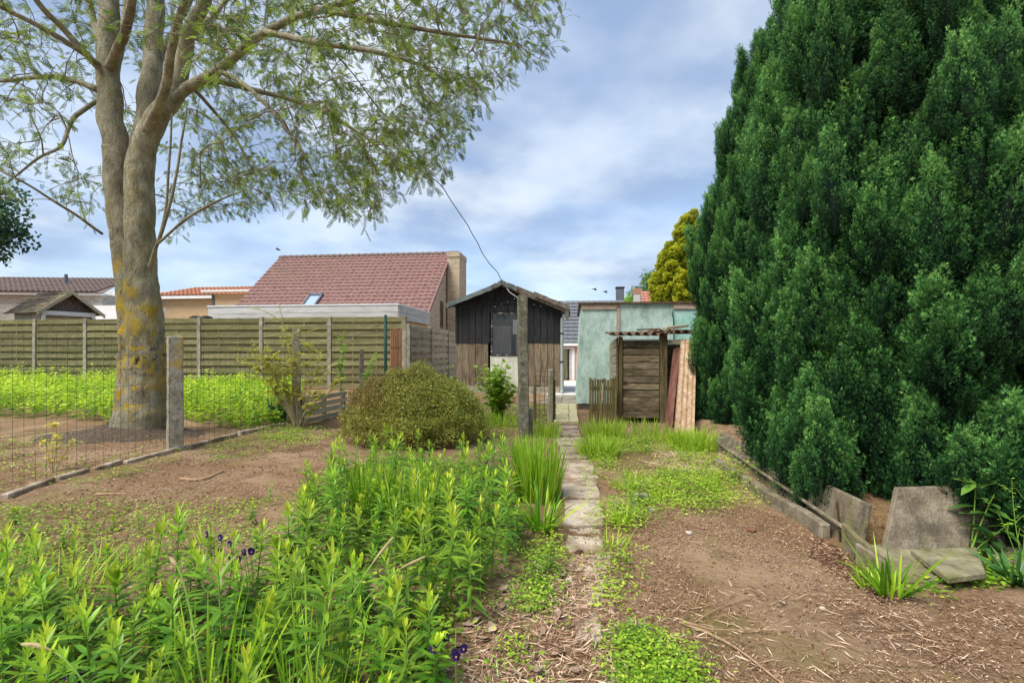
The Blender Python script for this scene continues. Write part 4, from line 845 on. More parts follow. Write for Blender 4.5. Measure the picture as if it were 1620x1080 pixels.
conifer('conifer_tree', 'slim lower dark conifer standing behind the huge one beside the coop', (3.92, 7.6, 0), [(-.05, .95), (.5, 1.08), (1.2, 1.1), (2.7, 1.0), (3.6, .84), (4.5, .62), (5.1, .48), (5.7, .28), (6.1, .06)], 430, con_m, green_ng, 4, pl_len=(.6, 1.2), twoside=.5)
gY = 20.
gc = at(1092, 556, gY); gc.z = -.1
conifer('golden_conifer', 'bright golden yellow conifer rising behind the mint outbuilding', gc, [(.4, 1.2), (2, 1.5), (3.5, 1.46), (4.8, 1.2), (5.8, .7), (6.9, .08)], 240, gold_m, gold_ng, 3, pl_len=(.55, .95), fat=(1, 1.6), out=.6)

# ------------------------------------------------------------ rowan tree
row_m = LEAF('rowan_leaf', [lin(54, 70, 26), lin(86, 108, 36), lin(128, 150, 50), lin(164, 184, 74)], trans=.46, rough=.5, rand=.0)
TY = 7.16; base = gnd(226, 690)
tree = thing('rowan_tree', 'old twin stemmed tree with lichen on its trunk and feathery leaves', 'tree', (base.x, base.y, 0))
def tp(px, py, dy=0): p = at(px, py, TY+dy); return Vector((p.x-base.x, p.y-base.y, p.z))
PXM = TY/F
def spl(pts, rad, n):
    """Catmull-Rom resample"""
    pts = [Vector(p) for p in pts]; P = [pts[0]*2-pts[1]]+pts+[pts[-1]*2-pts[-2]]; o = []; r = []
    for k in range(len(pts)-1):
        for i_ in range(n):
            t = i_/n; a, b_, c, d = P[k:k+4]
            o.append(.5*((2*b_)+(c-a)*t+(2*a-5*b_+4*c-d)*t*t+(3*b_-a-3*c+d)*t**3)); r.append(rad[k]+(rad[k+1]-rad[k])*t)
    return o+[pts[-1]], r+[rad[-1]]
skel = []                                            # (position, radius) nodes usable as twig origins
def limb(pp, rr_, sides, nm='limb', n=5, jit=.05, use=True, parent=tree, mb=None):
    p, r = spl([tp(*q_) for q_ in pp], [x*PXM*(1 if mb else .84) for x in rr_], n)
    if mb is None: p = [v+Vector((mnoise.noise(v*3), mnoise.noise(v*3+Vector((7, 0, 0))), mnoise.noise(v*3+Vector((0, 9, 0)))))*min(.035, .5*q_, .004*i_) for i_, (v, q_) in enumerate(zip(p, r))]
    if mb is None: MB().tube(p, r, sides, jit=jit).build(nm, bark_m, parent, True)
    else: mb.tube(p, r, sides, jit=jit)
    if use: skel.extend(zip(p, r))
tr = MB()
limb([(229, 716, .02), (230, 690, .02), (231, 660), (232, 600), (230, 520), (224, 440), (221, 350), (222, 270), (228, 215)], [48, 40, 33, 28.5, 27, 23, 20.5, 20, 18], 48, n=18, jit=.09, use=False, mb=tr)
limb([(205, 712, .05), (208, 680, .05), (213, 600, .05), (212, 520, .04), (202, 430, .04), (192, 350, .03), (186, 290, .03), (184, 235, .03)], [40, 29, 23, 21, 18.5, 18, 18, 18], 40, n=18, jit=.09, use=False, mb=tr)
for (px, py, rr_) in ((195, 565, 13), (181, 232, 6), (166, 300, 4), (250, 560, 6)): 
    p = tp(px, py, -.05); tr.tube([p+Vector((0, .06, -rr_*PXM*1.6)), p+Vector((0, 0, 0)), p+Vector((0, .06, rr_*PXM*1.6))], [.02, rr_*PXM, .02], 10, jit=.25)
tr.build('trunk', bark_m, tree, True)
limb([(186, 290, .03), (184, 235, .03), (177, 185, .03), (171, 140, .05), (170, 70, .1), (172, -10, .15), (168, -110, .1), (180, -220, 0)], [19, 21.5, 21, 19.5, 18, 16, 12, 7], 18)
limb([(222, 300), (224, 250, .03), (230, 200, .1), (238, 130, .2), (243, 50, .3), (250, -40, .4), (262, -160, .5), (270, -260, .5)], [20, 22, 19, 17, 16, 14, 10, 5], 18)
limb([(222, 270, -.0), (232, 218, -.05), (250, 185, -.1), (275, 150, -.15), (287, 100, -.2), (300, 50, -.3), (325, -10, -.4), (350, -110, -.6), (360, -230, -.8)], [20, 21, 19, 16, 13, 12, 10, 8, 5], 16)
limb([(272, 158, -.15), (300, 135, -.2), (345, 112, -.4), (385, 75, -.6), (430, 45, -.8), (490, 20, -1.0), (570, -5, -1.2), (650, -60, -1.3), (740, -110, -1.2)], [12, 10, 8.5, 7.5, 6.5, 5.5, 4.5, 3.5, 2], 10)
limb([(292, 135, .1), (350, 130, .4), (420, 148, .7), (490, 168, .9), (560, 205, 1.0), (620, 250, 1.0)], [7, 6, 5, 4, 3, 1.5], 8)
limb([(420, 50, -.8), (460, 60, -1.2), (520, 70, -1.5), (600, 85, -1.6), (680, 110, -1.4), (720, 150, -1.2)], [5, 5, 4, 3.5, 2.5, 1.2], 8)
limb([(500, 15, -1.0), (580, 30, -1.3), (660, 45, -1.4), (750, 60, -1.2), (820, 70, -1.0)], [4.5, 4, 3.5, 2.5, 1.2], 8)
limb([(300, 60, -.3), (340, 20, .4), (400, -40, 1.0), (470, -100, 1.6)], [6, 5, 4, 2], 8)
limb([(172, 110, .05), (190, 70, -.4), (205, 20, -.8), (215, -60, -1.2)], [9, 8, 7, 4], 8)
limb([(160, 110, .0), (130, 80, -.2), (100, 45, -.4), (60, 5, -.7), (20, -60, -1)], [7, 6, 5, 4.5, 3], 8)
limb([(155, 142, .0), (130, 132, .2), (90, 122, .5), (40, 124, .8), (-40, 132, 1.1), (-130, 150, 1.3)], [7, 5.5, 4.5, 4, 3, 2], 8)
limb([(160, 105, .0), (110, 70, -.5), (50, 35, -.9), (-30, 0, -1.2), (-140, -20, -1.4)], [5, 4.5, 4, 3, 2], 8)
limb([(152, 160, 0), (115, 190, -.3), (98, 230, -.5), (60, 250, -.8), (10, 290, -1.0)], [4, 4, 3, 2.2, 1.2], 6)
limb([(162, 370, -.1), (120, 340, -.5), (80, 315, -.8), (40, 290, -1.0), (0, 270, -1.1)], [2.4, 2.2, 2, 1.6, 1.2], 6)
limb([(236, 425, -.2), (252, 375, -.3), (272, 310, -.35), (285, 240, -.4), (296, 170, -.5)], [4, 3.5, 3, 2.4, 1.6], 6)
limb([(240, 420, -.2), (262, 330, -.25), (268, 250, -.3), (272, 180, -.3)], [3, 2.6, 2.2, 1.6], 6)
limb([(250, 385, -.3), (290, 350, -.5), (340, 320, -.6), (390, 300, -.7)], [2.4, 2.2, 1.8, 1.2], 6)
limb([(228, 215, -.1), (258, 150, -.5), (272, 80, -.8), (292, 0, -1.1), (318, -100, -1.3)], [9, 8, 7, 5.5, 3], 10)
limb([(236, 140, .2), (255, 90, .6), (285, 30, 1.0), (330, -50, 1.4), (380, -140, 1.6)], [8, 7, 6, 4.5, 2.5], 10)
limb([(172, 150, .05), (186, 100, .5), (196, 40, .9), (200, -50, 1.2)], [8, 7, 5.5, 3], 8)
limb([(170, 90, .1), (150, 40, .5), (138, -10, .8), (120, -90, 1.0)], [8, 6.5, 5, 3], 8)
limb([(345, 112, -.4), (380, 130, -.7), (430, 175, -1.0), (470, 225, -1.1), (500, 280, -1.1)], [5, 4, 3.2, 2.4, 1.4], 7)
limb([(300, 135, -.2), (330, 165, .2), (370, 215, .5), (400, 270, .6)], [4, 3.4, 2.6, 1.5], 7)
# crown: end points through a rounded crown volume, each joined to the nearest wood by a curved drooping twig
LOWX = [-500, 0, 60, 120, 165, 175, 235, 255, 300, 340, 400, 440, 500, 560, 600, 640, 700, 735, 745, 790, 850, 880, 898, 915, 1000]
LOWY = [330, 335, 335, 365, 370, 240, 240, 395, 370, 345, 350, 328, 340, 360, 335, 292, 292, 262, 185, 152, 115, 88, 20, -60, -250]
def sample_crown(n, zhi):
    out = []
    while len(out) < n:
        q_ = rng.uniform([-10.6, 3.6, 2.4], [1.6, 11.2, zhi], (4000, 3))
        e = ((q_[:, 0]+4.3)/5.9)**2+((q_[:, 1]-7.2)/4.0)**2+((q_[:, 2]-4.6)/4.4)**2
        px = 810+F*q_[:, 0]/q_[:, 1]; py = 556-F*(q_[:, 2]-CAM_H)/q_[:, 1]
        ok = (e < 1) & (py < np.interp(px, LOWX, LOWY)-8)
        ok &= rng.uniform(size=len(q_)) < np.where(px < 165, .30, np.where(px < 300, .55, 1.))
        ok &= rng.uniform(size=len(q_)) < np.where(py < -40, .35, 1.)
        # avoid hanging right in front of the stems
        ok &= ~((q_[:, 1] < 7.3) & (px > 150) & (px < 300) & (py > 60))
        ok &= e > .10
        out += list(q_[ok])
    return np.array(out[:n])-np.array([base.x, base.y, 0])
ends = sample_crown(1450, 9.0)
c0 = np.array([.3, 0, 3.6]); ends = ends[np.argsort(np.linalg.norm(ends-c0, axis=1))]
npos = np.array([p for p, r in skel]); nrad = np.array([r for p, r in skel]); tw = MB(); LP, LD, LN = [], [], []
bufp = np.zeros((len(npos)+1500*6, 3)); bufr = np.zeros(len(bufp)); cnt = len(npos); bufp[:cnt] = npos; bufr[:cnt] = nrad
for e in ends:
    d = bufp[:cnt]-e; dist = np.linalg.norm(d, axis=1)
    # prefer origins nearer the stems than the end itself
    pen = np.maximum(0, np.linalg.norm(bufp[:cnt]-c0, axis=1)-np.linalg.norm(e-c0))*1.2+np.maximum(0, bufp[:cnt, 2]*0)
    k = int(np.argmin(dist+pen)); s = bufp[k]; l = dist[k]
    if l < .06: continue
    r0 = min(max(bufr[k]*.7, .006), .006+.007*l)
    mid = (s+e)/2+np.array([0, 0, .14*l])+rng.normal(size=3)*.09*l
    pts = []
    for t in np.linspace(0, 1, 6): pts.append((1-t)**2*s+2*t*(1-t)*mid+t*t*e+(rng.normal(size=3)*.015*l if 0 < t < 1 else 0))
    rr_ = [r0*(1-.75*t)+.0012 for t in np.linspace(0, 1, 6)]
    tw.tube([Vector(p) for p in pts], rr_, 4, cap=False)
    bufp[cnt:cnt+5] = pts[1:]; bufr[cnt:cnt+5] = rr_[1:]; cnt += 5
    nl = rng.integers(5, 10); 
    for t in rng.uniform(.25, 1.0, nl):
        i_ = min(int(t*5), 4); f = t*5-i_; p = pts[i_]*(1-f)+pts[i_+1]*f; dd = pts[i_+1]-pts[i_]
        # short side shoot carrying the leaf
        sd_ = nrm(np.array([rng.normal(), rng.normal(), rng.normal()*.5-.2])+.8*dd/np.linalg.norm(dd)); q_ = p+sd_*rng.uniform(.03, .22)
        tw.tube([Vector(p), Vector((p+q_)/2+np.array([0, 0, .01])), Vector(q_)], .0024, 3, cap=False)
        LP.append(q_); LD.append(nrm(sd_+np.array([0, 0, -.45])+rng.normal(size=3)*.35)); 
        if rng.uniform() < .5: LP.append((p+q_)/2); LD.append(nrm(-.3*sd_+rng.normal(size=3)*.8+np.array([0, 0, -.3])))
o = tw.build('twigs', twig_m, tree); o['kind'] = 'stuff'
LP = np.array(LP); LD = np.array(LD); n = len(LP)
LN = nrm(np.array([0, 0, 1.])+rng.normal(size=(n, 3))*.5); S = nrm(np.cross(LD, LN)); LN = np.cross(S, LD)
rl = rng.uniform(.08, .135, n); tint = np.clip(rng.normal(.45, .22, n), 0, 1); parts = []
for k in range(6):
    for sg in (-1, 1):
        off = .12+.15*k; ls = rl*(.33-.025*abs(k-2.5))
        parts.append(strips(LP+LD*(rl*off)[:, None]+np.array([0, 0, -1.])*(rl*off*off*.25)[:, None], LD*.5+S*sg*.87+LN*.1, LN, ls, ls*.42, .12, 'rhomb', tint))
parts.append(strips(LP, LD, LN, rl*1.25, .004, .2, 'rhomb', tint*.7)); parts.append(strips(LP+LD*(rl*.95)[:, None], LD, LN, rl*.3, rl*.1, .3, 'rhomb', tint))
npobj('crown', parts, row_m, tree, 'stuff')

mb = MB(); vs = [(0, 0, .34)]; nr_, ns_ = 10, 40
for k in range(1, nr_+1):
    for j_ in range(ns_):
        th = 2*math.pi*j_/ns_; f = k/nr_; rx_ = 1.0+(.35 if math.cos(th) < 0 else 0); x, y = f*rx_*math.cos(th), f*.72*math.sin(th)-.05
        vs.append((x-.1*f, y, float(gz(base.x+x, base.y+y))*f+.30*(1-f)**1.2*(.8+.4*mnoise.noise(Vector((x*3, y*3, 0))))+.02*mnoise.noise(Vector((x*14, y*14, 3)))-.012*f))
fs = [(0, 1+j_, 1+(j_+1) % ns_) for j_ in range(ns_)]+[(1+k*ns_+j_, 1+(k+1)*ns_+j_, 1+(k+1)*ns_+(j_+1) % ns_, 1+k*ns_+(j_+1) % ns_) for k in range(nr_-1) for j_ in range(ns_)]
o = mb.add(vs, fs).build('soil_mound', M('dark_humus', [lin(62, 50, 38), lin(92, 76, 60), lin(128, 110, 90)], ns=30, bump=.9, bscale=70, dist=.03), None, True); o.location = (base.x, base.y, 0); tag(o, 'mound of dark earth heaped round the foot of the tree', kind='structure')
# ------------------------------------------------------------ cable from the shed to the tree
cpx = [(793, 446, 14.2), (788, 432, 13.8), (772, 414, 13.4), (757, 388, 12.9), (742, 360, 12.3), (722, 330, 11.6), (700, 297, 11.0), (672, 268, 10.4), (655, 245, 10.0), (610, 185, 9.2), (560, 120, 8.6), (510, 60, 8.0), (470, 0, 7.6), (420, -80, 7.0), (360, -180, 6.4)]
p, r = spl([at(*c) for c in cpx], [.012]*len(cpx), 5); p = [v+Vector((.006*math.sin(i_*1.3), 0, .01*math.sin(i_*.9))) for i_, v in enumerate(p)]
tag(MB().tube(p, .010, 5).build('cable', cable_m, None, True), 'thin black cable running from the shed roof up into the tree', 'cable')
p = [at(802, 456, 14.1), at(806, 462, 14.05), at(815, 468, 14.0), at(822, 474, 14.0)]
tag(MB().tube(p, .008, 5).build('cable', M('white_wire', [lin(190, 190, 186), lin(214, 214, 210)], ns=3, bump=0), None), 'short pale wire hanging on the black shed gable', 'cable')

# ------------------------------------------------------------ shrubs
shrub_m = LEAF('small_shrub_leaf', [lin(134, 104, 66), lin(150, 140, 70), lin(156, 164, 70), lin(194, 200, 96)], trans=.34, rough=.5, rand=0)
def blob_shrub(name, label, c, rx, ry, h, n, ll, lw, m, stem_m, tintf, z0=.1, nst=70, lump=.06):
    c = Vector(c); c.z = 0; t = thing(name, label, 'shrub', c); mb = MB()
    for k in range(nst):
        a, b_ = random.uniform(0, 2*math.pi), random.uniform(.1, 1); e = Vector((rx*b_*math.cos(a)*.88, ry*b_*math.sin(a)*.88, z0+(h-z0)*(math.sqrt(max(0, 1-(b_*.93)**2))*.9+.05)))
        s = Vector((random.uniform(-.12, .12)*rx, random.uniform(-.12, .12)*ry, -.03)); mm = (s+e)/2+Vector((e.x*.2, e.y*.2, -.03))
        mb.tube([s, mm, e], [.012, .006, .002], 4, cap=False)
        for _ in range(3): q_ = mm.lerp(e, random.random()); mb.tube([q_, q_+Vector((random.uniform(-.15, .15), random.uniform(-.15, .15), random.uniform(.02, .16)))], [.003, .0012], 3, cap=False)
    o = mb.build('stems', stem_m, t); o['kind'] = 'stuff'
    d = rdir(n); d[:, 2] = np.abs(d[:, 2])*1.05-.25*rng.uniform(size=n); d = nrm(d)
    lm = 1+lump*(np.sin(d[:, 0]*7+1)*np.cos(d[:, 1]*6)+.7*np.sin(d[:, 0]*15+d[:, 2]*13)+.5*np.sin(d[:, 1]*23-d[:, 2]*19))
    r = lm*(1-np.abs(rng.normal(size=n))*.09+rng.normal(size=n)*.025)
    P = np.stack([d[:, 0]*rx*r, d[:, 1]*ry*r, np.maximum(z0+(h-z0)*np.clip(d[:, 2], -.3, 1)*r*.95+.12*(d[:, 2] < .2), .03)], 1)
    D = nrm(d*.5+np.array([0, 0, .5])+rng.normal(size=(n, 3))*.7); N_ = nrm(d+rng.normal(size=(n, 3))*.7)
    V, T, C = strips(P, D, N_, ll*rng.uniform(.6, 1.35, n), lw*rng.uniform(.7, 1.2, n), .1, 'rhomb', np.clip(tintf(P, d, rng.normal(size=n)), 0, 1))
    npobj('foliage', [(V, T, C)], m, t, 'stuff'); return t
c = gnd(650, 702)
blob_shrub('round_shrub', 'wide rounded brown green shrub with tiny leaves beside the bed', (c.x, c.y+.2, 0), .93, .72, 1.02, 70000, .03, .017, shrub_m, brown_twig,
           lambda P, d, g_: 0.50+.20*P[:, 0]+.10*(1-P[:, 2])-.2*(P[:, 0] < -.3)*(P[:, 2] > .5)+g_*.2, nst=120)
# fan of pale dead twigs at the shrub's left side
lobed_m = LEAF('bright_leaf', [lin(56, 104, 26), lin(106, 160, 42), lin(168, 208, 62), lin(208, 230, 96)], trans=.4, rough=.45)
def stemmy(name, label, g, stems, leafL, leafW, m, nl, cat='shrub', stem_m=twig_m, sr=.006, prof='oval', topbias=.3, droop=.25, side=0):
    """stems: list of (dx,dy,h) ; alternate leaves along each"""
    g = Vector(g); g.z = float(gz(g.x, g.y)); t = thing(name, label, cat, g); mb = MB(); P, D, Tn, Ls = [], [], [], []
    for (dx, dy, h) in stems:
        s = Vector((random.uniform(-.03, .03), random.uniform(-.03, .03), -.03)); e = Vector((dx, dy, h)); mm = (s+e)/2+Vector((-dx*.12+random.uniform(-.05, .05)*h, random.uniform(-.05, .05)*h, h*.06))
        pts = [(1-q_)**2*s+2*q_*(1-q_)*mm+q_*q_*e for q_ in np.linspace(0, 1, 7).tolist()]; mb.tube(pts, [sr*(1-.7*q_) for q_ in np.linspace(0, 1, 7).tolist()], 5, cap=False)
        br = [(pts, 1.)]
        for _ in range(side):
            i_ = random.randint(2, 5); b0 = pts[i_]; be = b0+Vector((random.uniform(-.3, .3), random.uniform(-.3, .3), random.uniform(-.02, .2)))*h*.7; bm = (b0+be)/2+Vector((0, 0, .04)); bp = [b0, bm, be]; mb.tube(bp, [sr*.5, sr*.35, sr*.15], 4, cap=False); br.append((bp, .5))
        for bp, f_ in br:
            for k in range(int(nl*f_)):
                u_ = min(.999, random.random()**.8*(1-topbias*.0)); u_ = topbias+(1-topbias)*u_ if f_ == 1. else random.uniform(.2, 1)
                x = u_*(len(bp)-1); i_ = int(x); p = bp[i_].lerp(bp[min(i_+1, len(bp)-1)], x-i_); a = random.uniform(0, 6.283)
                P.append(p); D.append((math.cos(a), math.sin(a), random.uniform(-.1, .8))); Tn.append(.25+.55*u_*p.z/max(h, .01)+random.gauss(0, .12)); Ls.append(random.uniform(.6, 1.2))
    mb.build('stems', stem_m, t); P, D, Ls = np.array(P), np.array(D), np.array(Ls)
    V, T, C = strips(P, D, np.array([0, 0, 1.])+rng.normal(size=P.shape)*.3, leafL*Ls, leafW*Ls, droop, prof, np.clip(Tn, 0, 1), fold=.12)
    o = npobj('leaves', [(V, T, C)], m, t); o['kind'] = 'stuff'; return t
st = [(random.gauss(0, .27), random.gauss(0, .2), random.uniform(.4, 1.02)) for _ in range(34)]
stemmy('currant_bush', 'bright green leafy currant bush against the shed door panel', gnd(788, 664), st, .105, .075, lobed_m, 34, topbias=.12)
wisp_m = LEAF('yellow_green_leaf', [lin(150, 150, 44), lin(196, 190, 70), lin(222, 214, 96), lin(232, 226, 130)], trans=.42)
st = [(-.75, .0, 1.25), (-.6, .2, 1.35), (-.9, -.1, 1.1), (-.35, .1, 1.95), (.3, .1, 1.2), (.5, 0, 1.0), (.15, .2, 1.4), (-.5, -.2, 1.15), (-.75, .1, 1.3), (.65, .1, .8), (.35, .1, .6), (-.2, 0, 1.6)]+[(random.gauss(-.6, .25), random.gauss(0, .2), random.uniform(.95, 1.5)) for _ in range(6)]
stemmy('thorny_shrub', 'wispy yellow leaved shrub with thin arching stems', gnd(472, 680), st, .04, .018, wisp_m, 95, stem_m=M('pale_twigs', [lin(140, 122, 90), lin(176, 160, 124)], ns=8, bump=.2), sr=.008, topbias=.35, side=9)
stemmy('sapling', 'young bright sapling rising above the thorny shrub before the fence', gnd(540, 655), [(.02, 0, 1.6), (-.05, .05, 1.0), (.06, 0, 1.3)], .11, .045, lobed_m, 40, cat='sapling', topbias=.4)
stemmy('elder_sapling', 'leaning pale topped sapling next to the green metal post', gnd(570, 650), [(.35, 0, 1.2), (.2, .1, 1.05), (.1, 0, .8)], .1, .045, lobed_m, 34, cat='sapling', topbias=.45)
stemmy('sapling', 'small leafy shoot behind the round shrub near the shed', gnd(716, 650), [(0, 0, .95), (.08, 0, .7)], .09, .05, lobed_m, 14, cat='sapling', topbias=.6)
# distant trees behind the red roof
def leafy_tree(name, label, c, r, h, n, ll, m, cz):
    c = Vector(c); t = thing(name, label, 'tree', c); mb = MB().tube([(0, 0, -.2), (.05, 0, h*.5), (0, 0, h*.85)], [.2, .14, .04], 8)
    for k in range(14):
        a = random.uniform(0, 6.28); mb.tube([(0, 0, h*random.uniform(.35, .7)), (r*.5*math.cos(a), r*.5*math.sin(a), cz+random.uniform(-.2, .4)*r), (r*.85*math.cos(a), r*.85*math.sin(a), cz+random.uniform(-.3, .7)*r)], [.06, .035, .01], 5)
    mb.build('trunk', twig_m, t)
    cl = rdir(60)*np.cbrt(rng.uniform(.3, 1, 60))[:, None]*np.array([r, r, h-cz])+np.array([0, 0, cz]); i_ = rng.integers(0, 60, n); P = cl[i_]+np.clip(rng.normal(size=(n, 3)), -1.7, 1.7)*r*.16
    V, T, C = strips(P, rdir(n), rdir(n), ll*rng.uniform(.6, 1.3, n), ll*.6, .2, 'rhomb', np.clip(.45+.12*(P[:, 2]-cz)/r+rng.normal(size=n)*.2, 0, 1)); npobj('crown', [(V, T, C)], m, t, 'stuff')
far_m = LEAF('far_tree_leaf', [lin(40, 70, 40), lin(76, 110, 62), lin(120, 150, 88), lin(150, 176, 110)], trans=.3)
leafy_tree('broadleaf_tree', 'dull green broadleaf tree behind the red tiled roof', at(1034, 556, 44)-Vector((0, 0, 1.4)), 1.7, 8.4, 5200, .22, far_m, 6.4)
leafy_tree('broadleaf_tree', 'small pale green treetop between the two chimneys', at(996, 556, 48)-Vector((0, 0, 1.4)), 1.1, 6.7, 2600, .22, lobed_m, 5.6)
tl_ = at(-46, 380, 19)
leafy_tree('broadleaf_tree', 'dark leaved tree overhanging the fence at its far left end', (tl_.x-.3, 19, 0), 1.9, 7.9, 6500, .19, LEAF('dark_leaf', [lin(24, 46, 30), lin(44, 76, 50), lin(70, 104, 66), lin(90, 124, 80)], trans=.3), 6.2)

# ------------------------------------------------------------ weeds behind the wire fence (nobody could count them)
weed_m = LEAF('lush_weed_leaf', [lin(80, 124, 20), lin(150, 190, 34), lin(204, 226, 54), lin(224, 238, 96)], trans=.42, rough=.5, rand=0)
def weedbed(name, label, P, hmin, hmax, ll, lw, m, per=11, tint=.5, prof='lance', spread=1., trim=1.0):
    n = len(P); P = np.column_stack([P, gz(P[:, 0], P[:, 1])]); idx = np.repeat(np.arange(n), per); N = len(idx)
    h = rng.uniform(hmin, hmax, n)*(.25+1.5*fbm(P[:, 0], P[:, 1], .9, 31, 3)); u_ = rng.uniform(.1, 1, N)
    Q = P[idx]+np.stack([rng.normal(size=N)*.02, rng.normal(size=N)*.02, h[idx]*u_], 1); a = rng.uniform(0, 6.283, N)
    D = np.stack([np.cos(a)*spread, np.sin(a)*spread, rng.uniform(0, .5, N)+u_*.5], 1)
    tn = np.clip(tint-.25+.4*u_+.5*(fbm(P[idx, 0], P[idx, 1], 1.1, 61, 3)-.5)+(rng.normal(size=n)*.2)[idx]+rng.normal(size=N)*.14, 0, 1)
    V, T, C = strips(Q, D, np.array([0, 0, 1.])+rng.normal(size=(N, 3))*.3, ll*rng.uniform(.6, 1.3, N), lw*rng.uniform(.7, 1.2, N), .3, prof, tn)
    V2, T2, C2 = strips(P, np.array([0, 0, 1.])+rng.normal(size=(n, 3))*.08, rdir(n), h, .006, 0, 'rhomb', np.full(n, .35))
    o = npobj(name, [(V, T, C), (V2, T2, C2)], m, None); tag(o, label, kind='stuff'); return o
pl = [(-240, 606), (210, 606), (200, 640), (190, 672), (60, 662), (-240, 664)]
pr_ = [(285, 609), (480, 614), (470, 640), (468, 668), (400, 682), (330, 676), (288, 664)]
q1 = scatter(wpoly(pl), 3600); weedbed('weed_bed', 'lush lime green weeds left of the tree before the fence', q1, .2, .66, .10, .035, weed_m, 13, .36)
q2 = scatter(wpoly(pr_), 1700); weedbed('weed_bed', 'lush lime green weeds right of the tree before the fence', q2, .12, .5, .10, .04, weed_m, 13, .36)
# ------------------------------------------------------------ foreground bed of tall leafy perennials
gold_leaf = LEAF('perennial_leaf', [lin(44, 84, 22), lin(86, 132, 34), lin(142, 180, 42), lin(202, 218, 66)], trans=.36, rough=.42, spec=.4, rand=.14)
stem_g = M('green_stem', [lin(92, 130, 44), lin(140, 168, 70)], ns=6, bump=0)
def perennial(seed, h, nl, L0, W0):
    r_ = np.random.default_rng(seed); n = nl; u_ = np.sort(r_.uniform(.08, 1, n)**.85); a = np.arange(n)*2.4+r_.normal(size=n)*.3
    lean = r_.normal(size=2)*.07; P = np.stack([lean[0]*u_*u_*h, lean[1]*u_*u_*h, u_*h], 1)
    el = np.interp(u_, [0, .45, .8, 1], [-.25, .25, .75, 1.35])+r_.normal(size=n)*.15
    D = np.stack([np.cos(a)*np.cos(el), np.sin(a)*np.cos(el), np.sin(el)], 1); N_ = np.stack([-np.cos(a)*np.sin(el), -np.sin(a)*np.sin(el), np.cos(el)], 1)
    L = L0*np.interp(u_, [0, .3, .75, 1], [.75, 1, .95, .5])*r_.uniform(.75, 1.2, n); W = W0*np.interp(u_, [0, .6, 1], [1, 1, .6])*r_.uniform(.8, 1.2, n)
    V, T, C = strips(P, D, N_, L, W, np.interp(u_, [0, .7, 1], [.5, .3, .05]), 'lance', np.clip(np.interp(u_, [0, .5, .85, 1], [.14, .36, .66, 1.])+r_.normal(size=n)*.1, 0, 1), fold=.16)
    me = npmesh('leaves', V, T, C, gold_leaf); mb = MB(); mb.tube([(lean[0]*t*t*h, lean[1]*t*t*h, t*h-.03) for t in np.linspace(0, 1, 5)], [.005, .0045, .004, .003, .002], 5)
    ms = mb.mesh('stem'); ms.materials.append(stem_g); return me, ms
variants = [perennial(s, h, nl, L0, W0) for s, h, nl, L0, W0 in ((1, .50, 46, .125, .024), (2, .44, 42, .115, .024), (3, .56, 52, .13, .026), (4, .36, 34, .105, .022), (5, .48, 44, .14, .028), (6, .40, 40, .11, .026), (7, .30, 30, .10, .024), (8, .34, 44, .10, .036), (9, .26, 38, .12, .04))]
bed = [(-330, 1500), (-330, 1010), (-60, 955), (60, 965), (150, 985), (230, 970), (330, 955), (430, 930), (465, 870), (480, 795), (525, 748), (600, 730), (700, 730), (775, 742), (815, 800), (826, 860), (788, 905), (758, 955), (722, 1010), (690, 1080), (690, 1180), (660, 1500)]
bw = wpoly(bed)
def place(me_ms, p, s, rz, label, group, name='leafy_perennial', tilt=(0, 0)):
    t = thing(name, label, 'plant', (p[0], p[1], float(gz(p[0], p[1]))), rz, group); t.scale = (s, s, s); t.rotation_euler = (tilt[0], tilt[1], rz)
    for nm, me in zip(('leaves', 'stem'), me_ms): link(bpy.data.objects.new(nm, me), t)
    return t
cand = scatter(bw, 2600); chosen = []
for q_ in cand:
    if q_[1] < 1.0: continue
    mind = .082 if q_[1] < 2.4 else .11
    dens = fbm(np.array([q_[0]]), np.array([q_[1]]), 1.6, 77, 2)[0]
    if dens < .40 and q_[1] > 1.7: continue
    if all((q_[0]-c[0])**2+(q_[1]-c[1])**2 > mind*mind for c in chosen): chosen.append(q_)
    if len(chosen) >= 295: break
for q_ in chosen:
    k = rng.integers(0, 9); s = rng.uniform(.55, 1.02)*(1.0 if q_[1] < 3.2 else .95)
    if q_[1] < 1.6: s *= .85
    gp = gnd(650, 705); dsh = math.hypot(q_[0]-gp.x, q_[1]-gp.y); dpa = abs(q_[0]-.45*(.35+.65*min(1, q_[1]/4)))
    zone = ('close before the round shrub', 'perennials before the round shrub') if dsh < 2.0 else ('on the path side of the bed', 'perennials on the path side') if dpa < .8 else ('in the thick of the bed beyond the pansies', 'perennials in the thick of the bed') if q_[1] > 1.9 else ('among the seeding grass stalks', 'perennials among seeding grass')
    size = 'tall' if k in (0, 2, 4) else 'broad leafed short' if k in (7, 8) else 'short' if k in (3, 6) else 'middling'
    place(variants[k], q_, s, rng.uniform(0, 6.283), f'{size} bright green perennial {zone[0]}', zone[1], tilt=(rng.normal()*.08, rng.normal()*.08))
for (px, py, lab) in ((870, 905, 'leafy perennial alone on the left edge of the path'), (745, 985, 'leafy perennial at the bed corner beside dead leaves'), (610, 728, 'taller leafy perennial in front of the round shrub'), (1010, 800, 'small leafy seedling in the weeds right of the path')):
    g = gnd(px, py); place(variants[3 if px > 800 else 1], (g.x, g.y), .62 if px > 800 else .9, 1., lab, None)

